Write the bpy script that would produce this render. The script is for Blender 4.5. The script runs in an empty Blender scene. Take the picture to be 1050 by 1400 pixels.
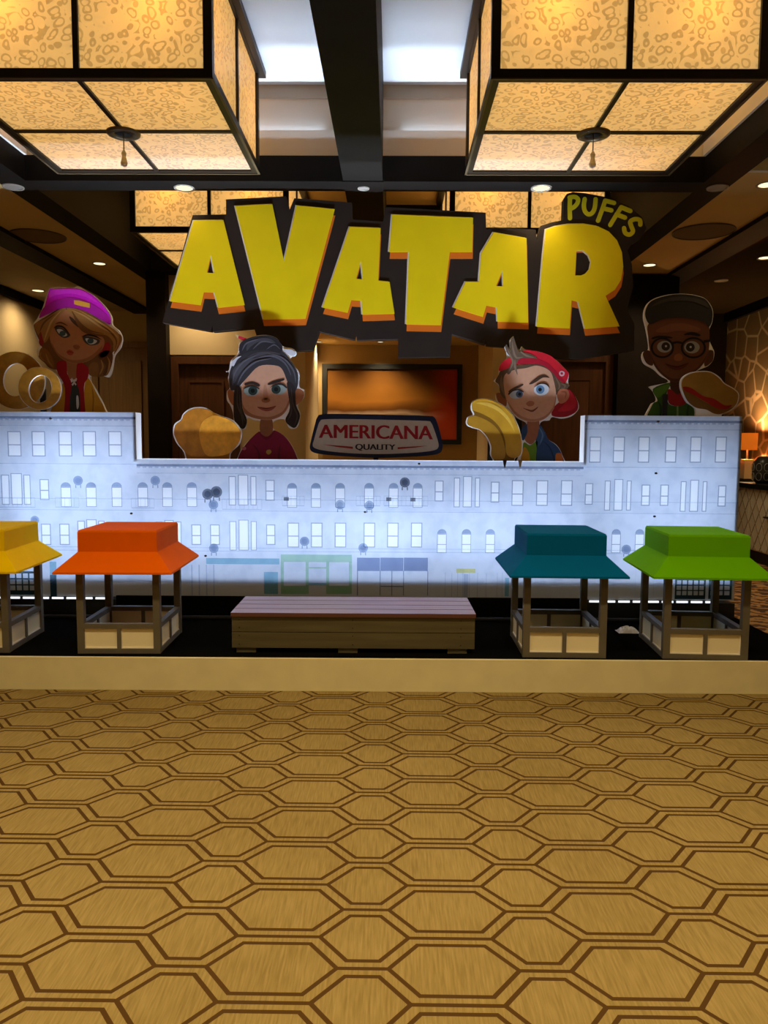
import bpy, bmesh, math, random
from mathutils import Matrix, Vector
from mathutils.geometry import tessellate_polygon

random.seed(7)
scene = bpy.context.scene
C = scene.collection

# ------------------------------------------------------------------ camera
F = 1051.0
PITCH = math.atan(93 / F)
ROLL = math.radians(0.37)
EYE = Vector((0, 0, 1.5))
CAM_R = Matrix.Rotation(math.pi / 2 - PITCH, 3, 'X') @ Matrix.Rotation(ROLL, 3, 'Z')
cd = bpy.data.cameras.new('camera')
cd.sensor_fit = 'HORIZONTAL'
cd.sensor_width = 36.0
cd.lens = F / 1050 * 36.0
cam = bpy.data.objects.new('camera', cd)
cam.matrix_world = Matrix.Translation(EYE) @ CAM_R.to_4x4()
C.objects.link(cam)
scene.camera = cam

# ------------------------------------------------------------------ world and exposure
w = bpy.data.worlds.new('world')
scene.world = w
w.use_nodes = True
w.node_tree.nodes['Background'].inputs[0].default_value = (1.0, 0.78, 0.55, 1)
w.node_tree.nodes['Background'].inputs[1].default_value = 0.02
vs = scene.view_settings
vs.view_transform = 'Standard'
vs.look = 'None'
vs.exposure = 0.0
vs.gamma = 1.0
vs.use_curve_mapping = False

# light levels
LANTERN_EMIT = 0.32
DOWNLIGHT_W = 175.0
LED_BACK_W = 32.0
LED_UP_W = 42.0
LED_FORE_W = 15.0
COVE_W = 1.6
WARM = (1.0, 0.77, 0.45)
COOL = (0.62, 0.77, 1.0)

# ------------------------------------------------------------------ helpers
def ray(x, y):
    return CAM_R @ Vector(((x - 525) / F, -(y - 700) / F, -1))

def atY(x, y, Y):
    d = ray(x, y)
    return EYE + d * (Y / d.y)

def atZ(x, y, Z):
    d = ray(x, y)
    return EYE + d * ((Z - EYE.z) / d.z)

def new_mat(name):
    m = bpy.data.materials.new(name)
    m.use_nodes = True
    m.node_tree.nodes.clear()
    return m, m.node_tree

def nd(t, kind, **kw):
    n = t.nodes.new(kind)
    for k, v in kw.items():
        setattr(n, k, v)
    return n

def rgb(c):
    return (c[0], c[1], c[2], 1)

def s255(r, g, b):
    def f(c):
        c /= 255
        return c / 12.92 if c <= 0.04045 else ((c + 0.055) / 1.055) ** 2.4
    return (f(r), f(g), f(b))

def mat(name, col, rough=0.6, var=0.0, scale=8.0, metallic=0.0, spec=0.4, stretch=(1, 1, 1), bump=0.0):
    """plain surface with an optional soft procedural mottling of its own colour"""
    m, t = new_mat(name)
    out = nd(t, 'ShaderNodeOutputMaterial')
    p = nd(t, 'ShaderNodeBsdfPrincipled')
    p.inputs['Base Color'].default_value = rgb(col)
    p.inputs['Roughness'].default_value = rough
    p.inputs['Metallic'].default_value = metallic
    p.inputs['Specular IOR Level'].default_value = spec
    t.links.new(p.outputs[0], out.inputs[0])
    if var > 0:
        tc = nd(t, 'ShaderNodeTexCoord')
        mp = nd(t, 'ShaderNodeMapping')
        mp.inputs['Scale'].default_value = stretch
        nz = nd(t, 'ShaderNodeTexNoise')
        nz.inputs['Scale'].default_value = scale
        nz.inputs['Detail'].default_value = 5
        cr = nd(t, 'ShaderNodeValToRGB')
        cr.color_ramp.elements[0].position = 0.3
        cr.color_ramp.elements[1].position = 0.7
        cr.color_ramp.elements[0].color = rgb([c * (1 - var) for c in col])
        cr.color_ramp.elements[1].color = rgb([min(1, c * (1 + var)) for c in col])
        t.links.new(tc.outputs['Object'], mp.inputs[0])
        t.links.new(mp.outputs[0], nz.inputs['Vector'])
        t.links.new(nz.outputs[0], cr.inputs[0])
        t.links.new(cr.outputs[0], p.inputs['Base Color'])
        if bump > 0:
            b = nd(t, 'ShaderNodeBump')
            b.inputs['Strength'].default_value = bump
            b.inputs['Distance'].default_value = 0.01
            t.links.new(nz.outputs[0], b.inputs['Height'])
            t.links.new(b.outputs[0], p.inputs['Normal'])
    return m

_cache = {}
def flat(col, rough=0.55):
    """matte print ink, colour given in 0..255"""
    k = (tuple(col), rough)
    if k not in _cache:
        _cache[k] = mat('print_%d_%d_%d' % tuple(col), s255(*col), rough, 0.05, 30, spec=0.25)
    return _cache[k]

def film(name, col):
    """transparent ink film printed on the backlit panel"""
    m, t = new_mat(name)
    out = nd(t, 'ShaderNodeOutputMaterial')
    p = nd(t, 'ShaderNodeBsdfTransparent')
    p.inputs[0].default_value = rgb([math.sqrt(c) for c in col])     # the ink has two faces
    t.links.new(p.outputs[0], out.inputs[0])
    return m

def emit(name, col, strength):
    m, t = new_mat(name)
    out = nd(t, 'ShaderNodeOutputMaterial')
    p = nd(t, 'ShaderNodeEmission')
    p.inputs[0].default_value = rgb(col)
    p.inputs[1].default_value = strength
    t.links.new(p.outputs[0], out.inputs[0])
    return m

class MB:
    """collects shapes for one mesh"""
    def __init__(self):
        self.v, self.f, self.m, self.s = [], [], [], []
    def face(self, pts, mi=0, smooth=False):
        b = len(self.v)
        self.v += [tuple(p) for p in pts]
        self.f.append(list(range(b, b + len(pts))))
        self.m.append(mi)
        self.s.append(smooth)
    def hexa(self, p, mi=0):
        """8 corners: bottom 0-3 counter-clockwise, top 4-7"""
        b = len(self.v)
        self.v += [tuple(q) for q in p]
        for q in ((3, 2, 1, 0), (4, 5, 6, 7), (0, 1, 5, 4), (1, 2, 6, 5), (2, 3, 7, 6), (3, 0, 4, 7)):
            self.f.append([b + i for i in q])
            self.m.append(mi)
            self.s.append(False)
        return self
    def box(self, x0, x1, y0, y1, z0, z1, mi=0):
        return self.hexa([(x0, y0, z0), (x1, y0, z0), (x1, y1, z0), (x0, y1, z0),
                          (x0, y0, z1), (x1, y0, z1), (x1, y1, z1), (x0, y1, z1)], mi)
    def frustum(self, a, z0, b, z1, mi=0):
        (x0, x1, y0, y1), (u0, u1, v0, v1) = a, b
        return self.hexa([(x0, y0, z0), (x1, y0, z0), (x1, y1, z0), (x0, y1, z0),
                          (u0, v0, z1), (u1, v0, z1), (u1, v1, z1), (u0, v1, z1)], mi)
    def ring(self, pts_list, mi=0, smooth=True, close=False):
        """loft between loops of equal length"""
        b = len(self.v)
        n = len(pts_list[0])
        for L in pts_list:
            self.v += [tuple(p) for p in L]
        m = len(pts_list)
        for i in range(m - 1 + (1 if close else 0)):
            for j in range(n):
                a0 = b + i * n + j
                a1 = b + i * n + (j + 1) % n
                b0 = b + ((i + 1) % m) * n + j
                b1 = b + ((i + 1) % m) * n + (j + 1) % n
                self.f.append([a0, a1, b1, b0])
                self.m.append(mi)
                self.s.append(smooth)
        return self
    def lathe(self, prof, c=(0, 0, 0), n=20, mi=0, smooth=True, close=False):
        L = []
        for r, z in prof:
            L.append([(c[0] + r * math.cos(2 * math.pi * k / n), c[1] + r * math.sin(2 * math.pi * k / n), c[2] + z) for k in range(n)])
        return self.ring(L, mi, smooth, close)
    def tube(self, p0, p1, r, n=10, mi=0):
        p0, p1 = Vector(p0), Vector(p1)
        d = (p1 - p0).normalized()
        a = d.orthogonal().normalized()
        b = d.cross(a)
        L = []
        for p, rr in ((p0, 0.0001), (p0, r), (p1, r), (p1, 0.0001)):
            L.append([p + rr * (a * math.cos(2 * math.pi * k / n) + b * math.sin(2 * math.pi * k / n)) for k in range(n)])
        return self.ring(L, mi, False)
    def plate(self, loops, y0, y1, mf=0, ms=0):
        """a board cut to an outline in X-Z (outer loop, then holes): front at y0, back at y1"""
        L = [[Vector((p[0], p[1], 0)) for p in l] for l in loops]
        tris = tessellate_polygon(L)
        flatp = [p for l in L for p in l]
        b = len(self.v)
        n = len(flatp)
        self.v += [(p.x, y0, p.y) for p in flatp] + [(p.x, y1, p.y) for p in flatp]
        for t in tris:
            a, c_, d_ = (flatp[i] for i in t)
            ar = (c_.x - a.x) * (d_.y - a.y) - (d_.x - a.x) * (c_.y - a.y)
            if abs(ar) < 1e-12:
                continue
            t = tuple(t) if ar > 0 else tuple(reversed(t))
            self.f.append([b + i for i in t]); self.m.append(mf); self.s.append(False)
            self.f.append([b + n + i for i in reversed(t)]); self.m.append(ms); self.s.append(False)
        k0 = 0
        for li, l in enumerate(L):
            k = len(l)
            ar = sum(l[i].x * l[(i + 1) % k].y - l[(i + 1) % k].x * l[i].y for i in range(k))
            ccw = ar > 0
            for i in range(k):
                i0, i1 = b + k0 + i, b + k0 + (i + 1) % k
                q = [i0, i0 + n, i1 + n, i1] if (ccw == (li == 0)) else [i0, i1, i1 + n, i0 + n]
                self.f.append(q); self.m.append(ms); self.s.append(False)
            k0 += k
        return self

def obj(name, mb, mats, parent=None, org=(0, 0, 0), label=None, cat=None, group=None, kind=None):
    me = bpy.data.meshes.new(name)
    me.from_pydata([(p[0] - org[0], p[1] - org[1], p[2] - org[2]) for p in mb.v], [], mb.f)
    for m in (mats if isinstance(mats, (list, tuple)) else [mats]):
        me.materials.append(m)
    me.polygons.foreach_set('material_index', mb.m)
    me.polygons.foreach_set('use_smooth', mb.s)
    me.update()
    o = bpy.data.objects.new(name, me)
    C.objects.link(o)
    if parent is None:
        o.location = org
    else:
        o.parent = parent
    tag(o, label, cat, group, kind)
    return o

def tag(o, label=None, cat=None, group=None, kind=None):
    if label: o['label'] = label
    if cat: o['category'] = cat
    if group: o['group'] = group
    if kind: o['kind'] = kind
    return o

def thing(name, org, label, cat, group=None, rz=0):
    o = bpy.data.objects.new(name, None)
    o.empty_display_size = 0.1
    C.objects.link(o)
    o.location = org
    o.rotation_euler.z = rz
    return tag(o, label, cat, group)

def copy_tree(o, parent=None):
    c = o.copy()
    C.objects.link(c)
    c.parent = parent
    for ch in list(o.children):
        copy_tree(ch, c)
    return c

ROOM_ROT = -0.0105          # the room runs very slightly askew to the display
def room(o):
    o.location = Matrix.Rotation(ROOM_ROT, 3, 'Z') @ Vector(o.location)
    o.rotation_euler.z = ROOM_ROT
    return o

_rinv = Matrix.Rotation(-ROOM_ROT, 3, 'Z')
def roomZ(x, y, Z):
    return _rinv @ atZ(x, y, Z)

def struct(name, mb, m, label=None):
    return room(obj(name, mb, m, label=label, kind='structure'))

def smooth_loop(pts, n=5):
    """closed Catmull-Rom through pts"""
    out = []
    k = len(pts)
    for i in range(k):
        p0, p1, p2, p3 = (pts[(i + j - 1) % k] for j in range(4))
        for s in range(n):
            t = s / n
            q = []
            for a in range(2):
                q.append(0.5 * (2 * p1[a] + (p2[a] - p0[a]) * t + (2 * p0[a] - 5 * p1[a] + 4 * p2[a] - p3[a]) * t * t
                                + (3 * p1[a] - p0[a] - 3 * p2[a] + p3[a]) * t ** 3))
            out.append(tuple(q))
    return out

def ell(cx, cy, rx, ry, n=24, a0=0.0):
    return [(cx + rx * math.cos(2 * math.pi * k / n) * math.cos(a0) - ry * math.sin(2 * math.pi * k / n) * math.sin(a0),
             cy + rx * math.cos(2 * math.pi * k / n) * math.sin(a0) + ry * math.sin(2 * math.pi * k / n) * math.cos(a0)) for k in range(n)]

class Board:
    """measures a flat board's artwork: sketch units -> metres on its plane at depth Y"""
    def __init__(self, x0, y0, sc, Y):
        self.x0, self.y0, self.sc, self.Y = x0, y0, sc, Y
    def px(self, p):
        return (self.x0 + p[0] / self.sc, self.y0 + p[1] / self.sc)
    def w(self, p):
        q = self.px(p)
        v = atY(q[0], q[1], self.Y)
        return (v.x, v.z)
    def loop(self, pts, smooth=True, n=4):
        if smooth:
            pts = smooth_loop(pts, n)
        return [self.w(p) for p in pts]

def area(name, loc, rot, sx_, sy_, watts, col, spread=math.pi):
    l = bpy.data.lights.new(name, 'AREA')
    l.shape = 'RECTANGLE'
    l.size, l.size_y = sx_, sy_
    l.energy = watts
    l.color = col
    l.spread = spread
    b = bpy.data.objects.new(name, l)
    b.location = loc
    b.rotation_euler = rot
    C.objects.link(b)
    return b

# ------------------------------------------------------------------ materials
def carpet_mat():
    m, t = new_mat('carpet_hexagon')
    L = t.links.new
    out = nd(t, 'ShaderNodeOutputMaterial')
    p = nd(t, 'ShaderNodeBsdfPrincipled')
    p.inputs['Roughness'].default_value = 0.95
    p.inputs['Specular IOR Level'].default_value = 0.1
    L(p.outputs[0], out.inputs[0])
    tc = nd(t, 'ShaderNodeTexCoord')
    sx = nd(t, 'ShaderNodeSeparateXYZ')
    L(tc.outputs['Object'], sx.inputs[0])
    def M(op, a, b=None, c=None):
        n = nd(t, 'ShaderNodeMath', operation=op)
        for i, v in enumerate((a, b, c)):
            if v is None: continue
            if isinstance(v, (int, float)): n.inputs[i].default_value = v
            else: L(v, n.inputs[i])
        return n.outputs[0]
    HX, HY, LW = 0.262, 0.140, 0.0070
    x = M('PINGPONG', M('SUBTRACT', sx.outputs[0], 0.187), HX)
    y = M('PINGPONG', M('SUBTRACT', sx.outputs[1], 2.641), HY)
    # slanted joint between wide and narrow hexagons
    k = 0.81
    sk = M('SUBTRACT', 0.214, M('MULTIPLY', y, k))
    d = M('MULTIPLY', M('SUBTRACT', sk, x), 0.777)
    a = M('MAXIMUM', M('SUBTRACT', 0.0205, d), M('SUBTRACT', y, HY - 0.033))
    b = M('MAXIMUM', M('ADD', d, 0.0205), M('SUBTRACT', 0.033, y))
    la = M('LESS_THAN', M('ABSOLUTE', a), LW)
    lb = M('LESS_THAN', M('ABSOLUTE', b), LW)
    ca = M('MULTIPLY', M('GREATER_THAN', y, HY - LW), M('LESS_THAN', x, 0.137))
    cb = M('MULTIPLY', M('LESS_THAN', y, LW), M('GREATER_THAN', x, 0.19))
    line = M('MAXIMUM', M('MAXIMUM', la, lb), M('MAXIMUM', ca, cb))
    # woven streaks and soft wear
    mp = nd(t, 'ShaderNodeMapping')
    mp.inputs['Scale'].default_value = (150, 9, 1)
    L(tc.outputs['Object'], mp.inputs[0])
    st = nd(t, 'ShaderNodeTexNoise')
    st.inputs['Scale'].default_value = 1.0
    st.inputs['Detail'].default_value = 3
    L(mp.outputs[0], st.inputs['Vector'])
    wr = nd(t, 'ShaderNodeTexNoise')
    wr.inputs['Scale'].default_value = 1.1
    wr.inputs['Detail'].default_value = 4
    L(tc.outputs['Object'], wr.inputs['Vector'])
    c1 = nd(t, 'ShaderNodeValToRGB')
    c1.color_ramp.elements[0].position = 0.34
    c1.color_ramp.elements[1].position = 0.66
    c1.color_ramp.elements[0].color = rgb((0.195, 0.134, 0.038))
    c1.color_ramp.elements[1].color = rgb((0.315, 0.228, 0.078))
    L(M('ADD', M('MULTIPLY', st.outputs[0], 0.6), M('MULTIPLY', wr.outputs[0], 0.4)), c1.inputs[0])
    mx = nd(t, 'ShaderNodeMix', data_type='RGBA')
    L(line, mx.inputs[0])
    L(c1.outputs[0], mx.inputs[6])
    mx.inputs[7].default_value = rgb((0.070, 0.034, 0.007))
    L(mx.outputs[2], p.inputs['Base Color'])
    bp = nd(t, 'ShaderNodeBump')
    bp.inputs['Strength'].default_value = 0.25
    bp.inputs['Distance'].default_value = 0.004
    L(M('SUBTRACT', st.outputs[0], M('MULTIPLY', line, 0.6)), bp.inputs['Height'])
    L(bp.outputs[0], p.inputs['Normal'])
    return m

def flame_mat():
    m, t = new_mat('carpet_flame')
    L = t.links.new
    out = nd(t, 'ShaderNodeOutputMaterial')
    p = nd(t, 'ShaderNodeBsdfPrincipled')
    p.inputs['Roughness'].default_value = 0.95
    L(p.outputs[0], out.inputs[0])
    tc = nd(t, 'ShaderNodeTexCoord')
    wv = nd(t, 'ShaderNodeTexWave', wave_type='BANDS', bands_direction='DIAGONAL')
    wv.inputs['Scale'].default_value = 2.6
    wv.inputs['Distortion'].default_value = 9
    wv.inputs['Detail'].default_value = 3
    wv.inputs['Detail Scale'].default_value = 2.2
    L(tc.outputs['Object'], wv.inputs['Vector'])
    cr = nd(t, 'ShaderNodeValToRGB')
    cr.color_ramp.elements[0].position = 0.35
    cr.color_ramp.elements[0].color = rgb((0.07, 0.025, 0.01))
    cr.color_ramp.elements[1].position = 0.55
    cr.color_ramp.elements[1].color = rgb((0.42, 0.23, 0.08))
    L(wv.outputs[0], cr.inputs[0])
    L(cr.outputs[0], p.inputs['Base Color'])
    return m

def shade_mat():
    """patterned lampshade panel of the big ceiling lanterns, lit from inside"""
    m, t = new_mat('lantern_shade')
    L = t.links.new
    out = nd(t, 'ShaderNodeOutputMaterial')
    tc = nd(t, 'ShaderNodeTexCoord')
    nz = nd(t, 'ShaderNodeTexNoise')
    nz.inputs['Scale'].default_value = 7
    nz.inputs['Detail'].default_value = 1
    L(tc.outputs['Object'], nz.inputs['Vector'])
    ad = nd(t, 'ShaderNodeVectorMath', operation='MULTIPLY_ADD')
    ad.inputs[1].default_value = (0.11, 0.11, 0.11)
    L(nz.outputs['Color'], ad.inputs[0])
    L(tc.outputs['Object'], ad.inputs[2])
    vo = nd(t, 'ShaderNodeTexVoronoi', feature='F1')
    vo.inputs['Scale'].default_value = 17
    L(ad.outputs[0], vo.inputs['Vector'])
    sn = nd(t, 'ShaderNodeMath', operation='SINE')
    mu = nd(t, 'ShaderNodeMath', operation='MULTIPLY')
    mu.inputs[1].default_value = 13.0
    L(vo.outputs['Distance'], mu.inputs[0])
    L(mu.outputs[0], sn.inputs[0])
    cr = nd(t, 'ShaderNodeValToRGB')
    cr.color_ramp.elements[0].position = 0.16
    cr.color_ramp.elements[1].position = 0.36
    cr.color_ramp.elements[0].color = rgb((0.72, 0.50, 0.18))
    cr.color_ramp.elements[1].color = rgb((1.0, 0.73, 0.30))
    mr = nd(t, 'ShaderNodeMapRange')
    mr.inputs[1].default_value = -1
    mr.inputs[2].default_value = 1
    L(sn.outputs[0], mr.inputs[0])
    L(mr.outputs[0], cr.inputs[0])
    em = nd(t, 'ShaderNodeEmission')
    em.inputs[1].default_value = LANTERN_EMIT
    L(cr.outputs[0], em.inputs[0])
    df = nd(t, 'ShaderNodeBsdfPrincipled')
    df.inputs['Base Color'].default_value = rgb((0.30, 0.29, 0.27))
    df.inputs['Roughness'].default_value = 0.35
    tl = nd(t, 'ShaderNodeBsdfTranslucent')
    L(cr.outputs[0], tl.inputs[0])
    m1 = nd(t, 'ShaderNodeMixShader')
    m1.inputs[0].default_value = 0.5
    L(df.outputs[0], m1.inputs[1])
    L(tl.outputs[0], m1.inputs[2])
    a = nd(t, 'ShaderNodeAddShader')
    L(m1.outputs[0], a.inputs[0])
    L(em.outputs[0], a.inputs[1])
    L(a.outputs[0], out.inputs[0])
    return m

def wallpaper_mat():
    m, t = new_mat('oval_wallpaper')
    L = t.links.new
    out = nd(t, 'ShaderNodeOutputMaterial')
    p = nd(t, 'ShaderNodeBsdfPrincipled')
    p.inputs['Roughness'].default_value = 0.5
    L(p.outputs[0], out.inputs[0])
    tc = nd(t, 'ShaderNodeTexCoord')
    mp = nd(t, 'ShaderNodeMapping')
    mp.inputs['Scale'].default_value = (1, 2.9, 3.1)
    L(tc.outputs['Object'], mp.inputs[0])
    vo = nd(t, 'ShaderNodeTexVoronoi', feature='DISTANCE_TO_EDGE')
    vo.inputs['Scale'].default_value = 1.0
    vo.inputs['Randomness'].default_value = 0.8
    L(mp.outputs[0], vo.inputs['Vector'])
    cr = nd(t, 'ShaderNodeValToRGB')
    cr.color_ramp.elements[0].position = 0.03
    cr.color_ramp.elements[0].color = rgb((0.66, 0.54, 0.36))
    cr.color_ramp.elements[1].position = 0.065
    cr.color_ramp.elements[1].color = rgb((0.25, 0.175, 0.09))
    L(vo.outputs['Distance'], cr.inputs[0])
    L(cr.outputs[0], p.inputs['Base Color'])
    return m

def wood_mat(name, c0, c1, scale=(18, 18, 1.2), rough=0.4):
    m, t = new_mat(name)
    L = t.links.new
    out = nd(t, 'ShaderNodeOutputMaterial')
    p = nd(t, 'ShaderNodeBsdfPrincipled')
    p.inputs['Roughness'].default_value = rough
    L(p.outputs[0], out.inputs[0])
    tc = nd(t, 'ShaderNodeTexCoord')
    mp = nd(t, 'ShaderNodeMapping')
    mp.inputs['Scale'].default_value = scale
    L(tc.outputs['Object'], mp.inputs[0])
    nz = nd(t, 'ShaderNodeTexNoise')
    nz.inputs['Scale'].default_value = 1.5
    nz.inputs['Detail'].default_value = 6
    L(mp.outputs[0], nz.inputs['Vector'])
    cr = nd(t, 'ShaderNodeValToRGB')
    cr.color_ramp.elements[0].position = 0.3
    cr.color_ramp.elements[1].position = 0.7
    cr.color_ramp.elements[0].color = rgb(c0)
    cr.color_ramp.elements[1].color = rgb(c1)
    L(nz.outputs[0], cr.inputs[0])
    L(cr.outputs[0], p.inputs['Base Color'])
    return m

def panel_mat():
    """white translucent face of the street light box"""
    m, t = new_mat('backlit_vinyl')
    L = t.links.new
    out = nd(t, 'ShaderNodeOutputMaterial')
    d = nd(t, 'ShaderNodeBsdfDiffuse')
    d.inputs[0].default_value = rgb((0.70, 0.71, 0.74))
    tl = nd(t, 'ShaderNodeBsdfTranslucent')
    tl.inputs[0].default_value = rgb((0.80, 0.82, 0.86))
    mx = nd(t, 'ShaderNodeMixShader')
    mx.inputs[0].default_value = 0.72
    L(d.outputs[0], mx.inputs[1])
    L(tl.outputs[0], mx.inputs[2])
    L(mx.outputs[0], out.inputs[0])
    return m

def brick_film(name, c0, c1):
    """very faint printed brickwork and stains over the wall areas of the print"""
    m, t = new_mat(name)
    L = t.links.new
    out = nd(t, 'ShaderNodeOutputMaterial')
    p = nd(t, 'ShaderNodeBsdfTransparent')
    tc = nd(t, 'ShaderNodeTexCoord')
    nz = nd(t, 'ShaderNodeTexNoise')
    nz.inputs['Scale'].default_value = 9
    nz.inputs['Detail'].default_value = 6
    L(tc.outputs['Object'], nz.inputs['Vector'])
    cr = nd(t, 'ShaderNodeValToRGB')
    cr.color_ramp.elements[0].position = 0.35
    cr.color_ramp.elements[1].position = 0.55
    cr.color_ramp.elements[0].color = rgb([math.sqrt(c) for c in c0])
    cr.color_ramp.elements[1].color = rgb([math.sqrt(c) for c in c1])
    L(nz.outputs[0], cr.inputs[0])
    L(cr.outputs[0], p.inputs[0])
    L(p.outputs[0], out.inputs[0])
    return m

def art_mat():
    """abstract sunset landscape behind the picture glass"""
    m, t = new_mat('sunset_print')
    L = t.links.new
    out = nd(t, 'ShaderNodeOutputMaterial')
    p = nd(t, 'ShaderNodeBsdfPrincipled')
    p.inputs['Roughness'].default_value = 0.12
    L(p.outputs[0], out.inputs[0])
    tc = nd(t, 'ShaderNodeTexCoord')
    sx = nd(t, 'ShaderNodeSeparateXYZ')
    L(tc.outputs['Generated'], sx.inputs[0])
    nz = nd(t, 'ShaderNodeTexNoise')
    nz.inputs['Scale'].default_value = 2.2
    nz.inputs['Detail'].default_value = 3
    L(tc.outputs['Generated'], nz.inputs['Vector'])
    mu = nd(t, 'ShaderNodeMath', operation='MULTIPLY_ADD')
    mu.inputs[1].default_value = 0.28
    mu.inputs[2].default_value = -0.14
    L(nz.outputs[0], mu.inputs[0])
    ad = nd(t, 'ShaderNodeMath', operation='ADD')
    L(sx.outputs[2], ad.inputs[0])
    L(mu.outputs[0], ad.inputs[1])
    cr = nd(t, 'ShaderNodeValToRGB')
    e = cr.color_ramp.elements
    e[0].position = 0.0
    e[0].color = rgb((0.06, 0.03, 0.02))
    e[1].position = 1.0
    e[1].color = rgb((0.10, 0.04, 0.01))
    for pos, c in ((0.28, (0.13, 0.08, 0.055)), (0.36, (0.34, 0.23, 0.15)), (0.42, (0.11, 0.04, 0.01)), (0.55, (0.30, 0.12, 0.02)), (0.78, (0.17, 0.07, 0.015))):
        k = e.new(pos)
        k.color = rgb(c)
    L(ad.outputs[0], cr.inputs[0])
    mr = nd(t, 'ShaderNodeMapRange', interpolation_type='SMOOTHSTEP')
    mr.inputs[1].default_value = 0.72
    mr.inputs[2].default_value = 0.98
    sub = nd(t, 'ShaderNodeMath', operation='ADD')
    L(sx.outputs[0], sub.inputs[0])
    L(mu.outputs[0], sub.inputs[1])
    L(sub.outputs[0], mr.inputs[0])
    mx = nd(t, 'ShaderNodeMix', data_type='RGBA')
    L(mr.outputs[0], mx.inputs[0])
    L(cr.outputs[0], mx.inputs[6])
    mx.inputs[7].default_value = rgb((0.50, 0.05, 0.01))
    L(mx.outputs[2], p.inputs['Base Color'])
    return m

M_carpet = carpet_mat()
M_flame = flame_mat()
M_shade = shade_mat()
M_wallpaper = wallpaper_mat()
M_panel = panel_mat()
M_art = art_mat()
M_beam = mat('dark_stained_wood', (0.0065, 0.0048, 0.0035), 0.6, 0.3, 3, spec=0.12)
M_frame = mat('lantern_bronze', (0.022, 0.014, 0.008), 0.4, metallic=0.3)
M_bronze = mat('bronze_edge', (0.12, 0.085, 0.045), 0.4, metallic=0.5)
M_white_ceiling = mat('white_ceiling_paint', (0.50, 0.50, 0.50), 0.8, 0.02, 3)
M_cove = mat('beige_cove_paint', (0.84, 0.79, 0.70), 0.8, 0.02, 3)
M_cove_dark = mat('tan_cove_moulding', (0.42, 0.35, 0.27), 0.7)
M_soffit = mat('brown_soffit_paint', (0.72, 0.50, 0.20), 0.75, 0.05, 2)
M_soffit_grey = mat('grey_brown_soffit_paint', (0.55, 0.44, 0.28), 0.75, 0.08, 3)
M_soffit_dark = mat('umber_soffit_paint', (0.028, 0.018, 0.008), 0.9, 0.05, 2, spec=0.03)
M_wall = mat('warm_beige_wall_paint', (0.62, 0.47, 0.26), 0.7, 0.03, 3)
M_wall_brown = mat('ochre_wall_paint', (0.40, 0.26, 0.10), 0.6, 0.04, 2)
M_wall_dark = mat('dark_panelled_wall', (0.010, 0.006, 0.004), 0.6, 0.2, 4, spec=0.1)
M_door_dark = wood_mat('mahogany_door', (0.055, 0.018, 0.006), (0.11, 0.038, 0.011))
M_door_light = wood_mat('honey_wood_door', (0.26, 0.145, 0.055), (0.36, 0.205, 0.08))
M_black = mat('black_stage_cloth', (0.004, 0.004, 0.004), 1.0, spec=0.0)
M_blackmetal = mat('black_metal', (0.012, 0.012, 0.012), 0.4)
M_cream = mat('cream_fascia_paint', (0.80, 0.71, 0.37), 0.65, 0.05, 6)
M_post = mat('olive_grey_paint', (0.135, 0.115, 0.075), 0.6, 0.06, 12)
M_kpanel = mat('cream_kiosk_panel', (0.93, 0.82, 0.50), 0.6)
M_kedge = mat('pale_panel_bead', (0.85, 0.80, 0.68), 0.5)
M_white = mat('white_foam_board', (0.82, 0.82, 0.80), 0.7)
M_whitebox = mat('white_box_lining', (0.85, 0.86, 0.88), 0.8)
M_sign_dark = mat('dark_umber_print', (0.025, 0.017, 0.013), 0.6, 0.08, 6, spec=0.2)
M_yellow = mat('yellow_letter_print', (0.86, 0.66, 0.004), 0.55, 0.04, 4, spec=0.2)
M_orange = mat('orange_letter_shade', (0.72, 0.17, 0.012), 0.55, spec=0.2)
M_lens_on = emit('lit_downlight_lens', (1.0, 0.84, 0.50), 1.5)
M_lens_off = mat('dim_downlight_lens', (0.30, 0.26, 0.22), 0.4)
M_trimring = mat('downlight_trim', (0.35, 0.30, 0.24), 0.4)
M_hole = mat('black_hole', (0.004, 0.004, 0.004), 0.9)
M_crystal = mat('clear_crystal', (0.75, 0.68, 0.55), 0.1)

# ------------------------------------------------------------------ the setting
XC = -0.24
YB1, YB2 = 6.08, 6.31          # cross beam over the display
YB3, YB4 = 9.15, 9.40
YA1, YA2 = 2.90, 3.13          # cross beam over the photographer
ZS, ZC = 3.5, 4.25             # beam underside, coffer ceiling
BI, BO = 2.60, 2.83            # side beam inner and outer faces
SO, OB = 3.45, 3.75            # soffit outer edge, outer beam
WX = 5.1

struct('floor', MB().box(-7, 7, -4.5, 13, -0.1, 0), M_carpet)
struct('floor.001', MB().box(2.9, 5.1, 5.2, 12.4, 0, 0.004), M_flame, 'brown flame patterned carpet beyond the stage end')

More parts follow.
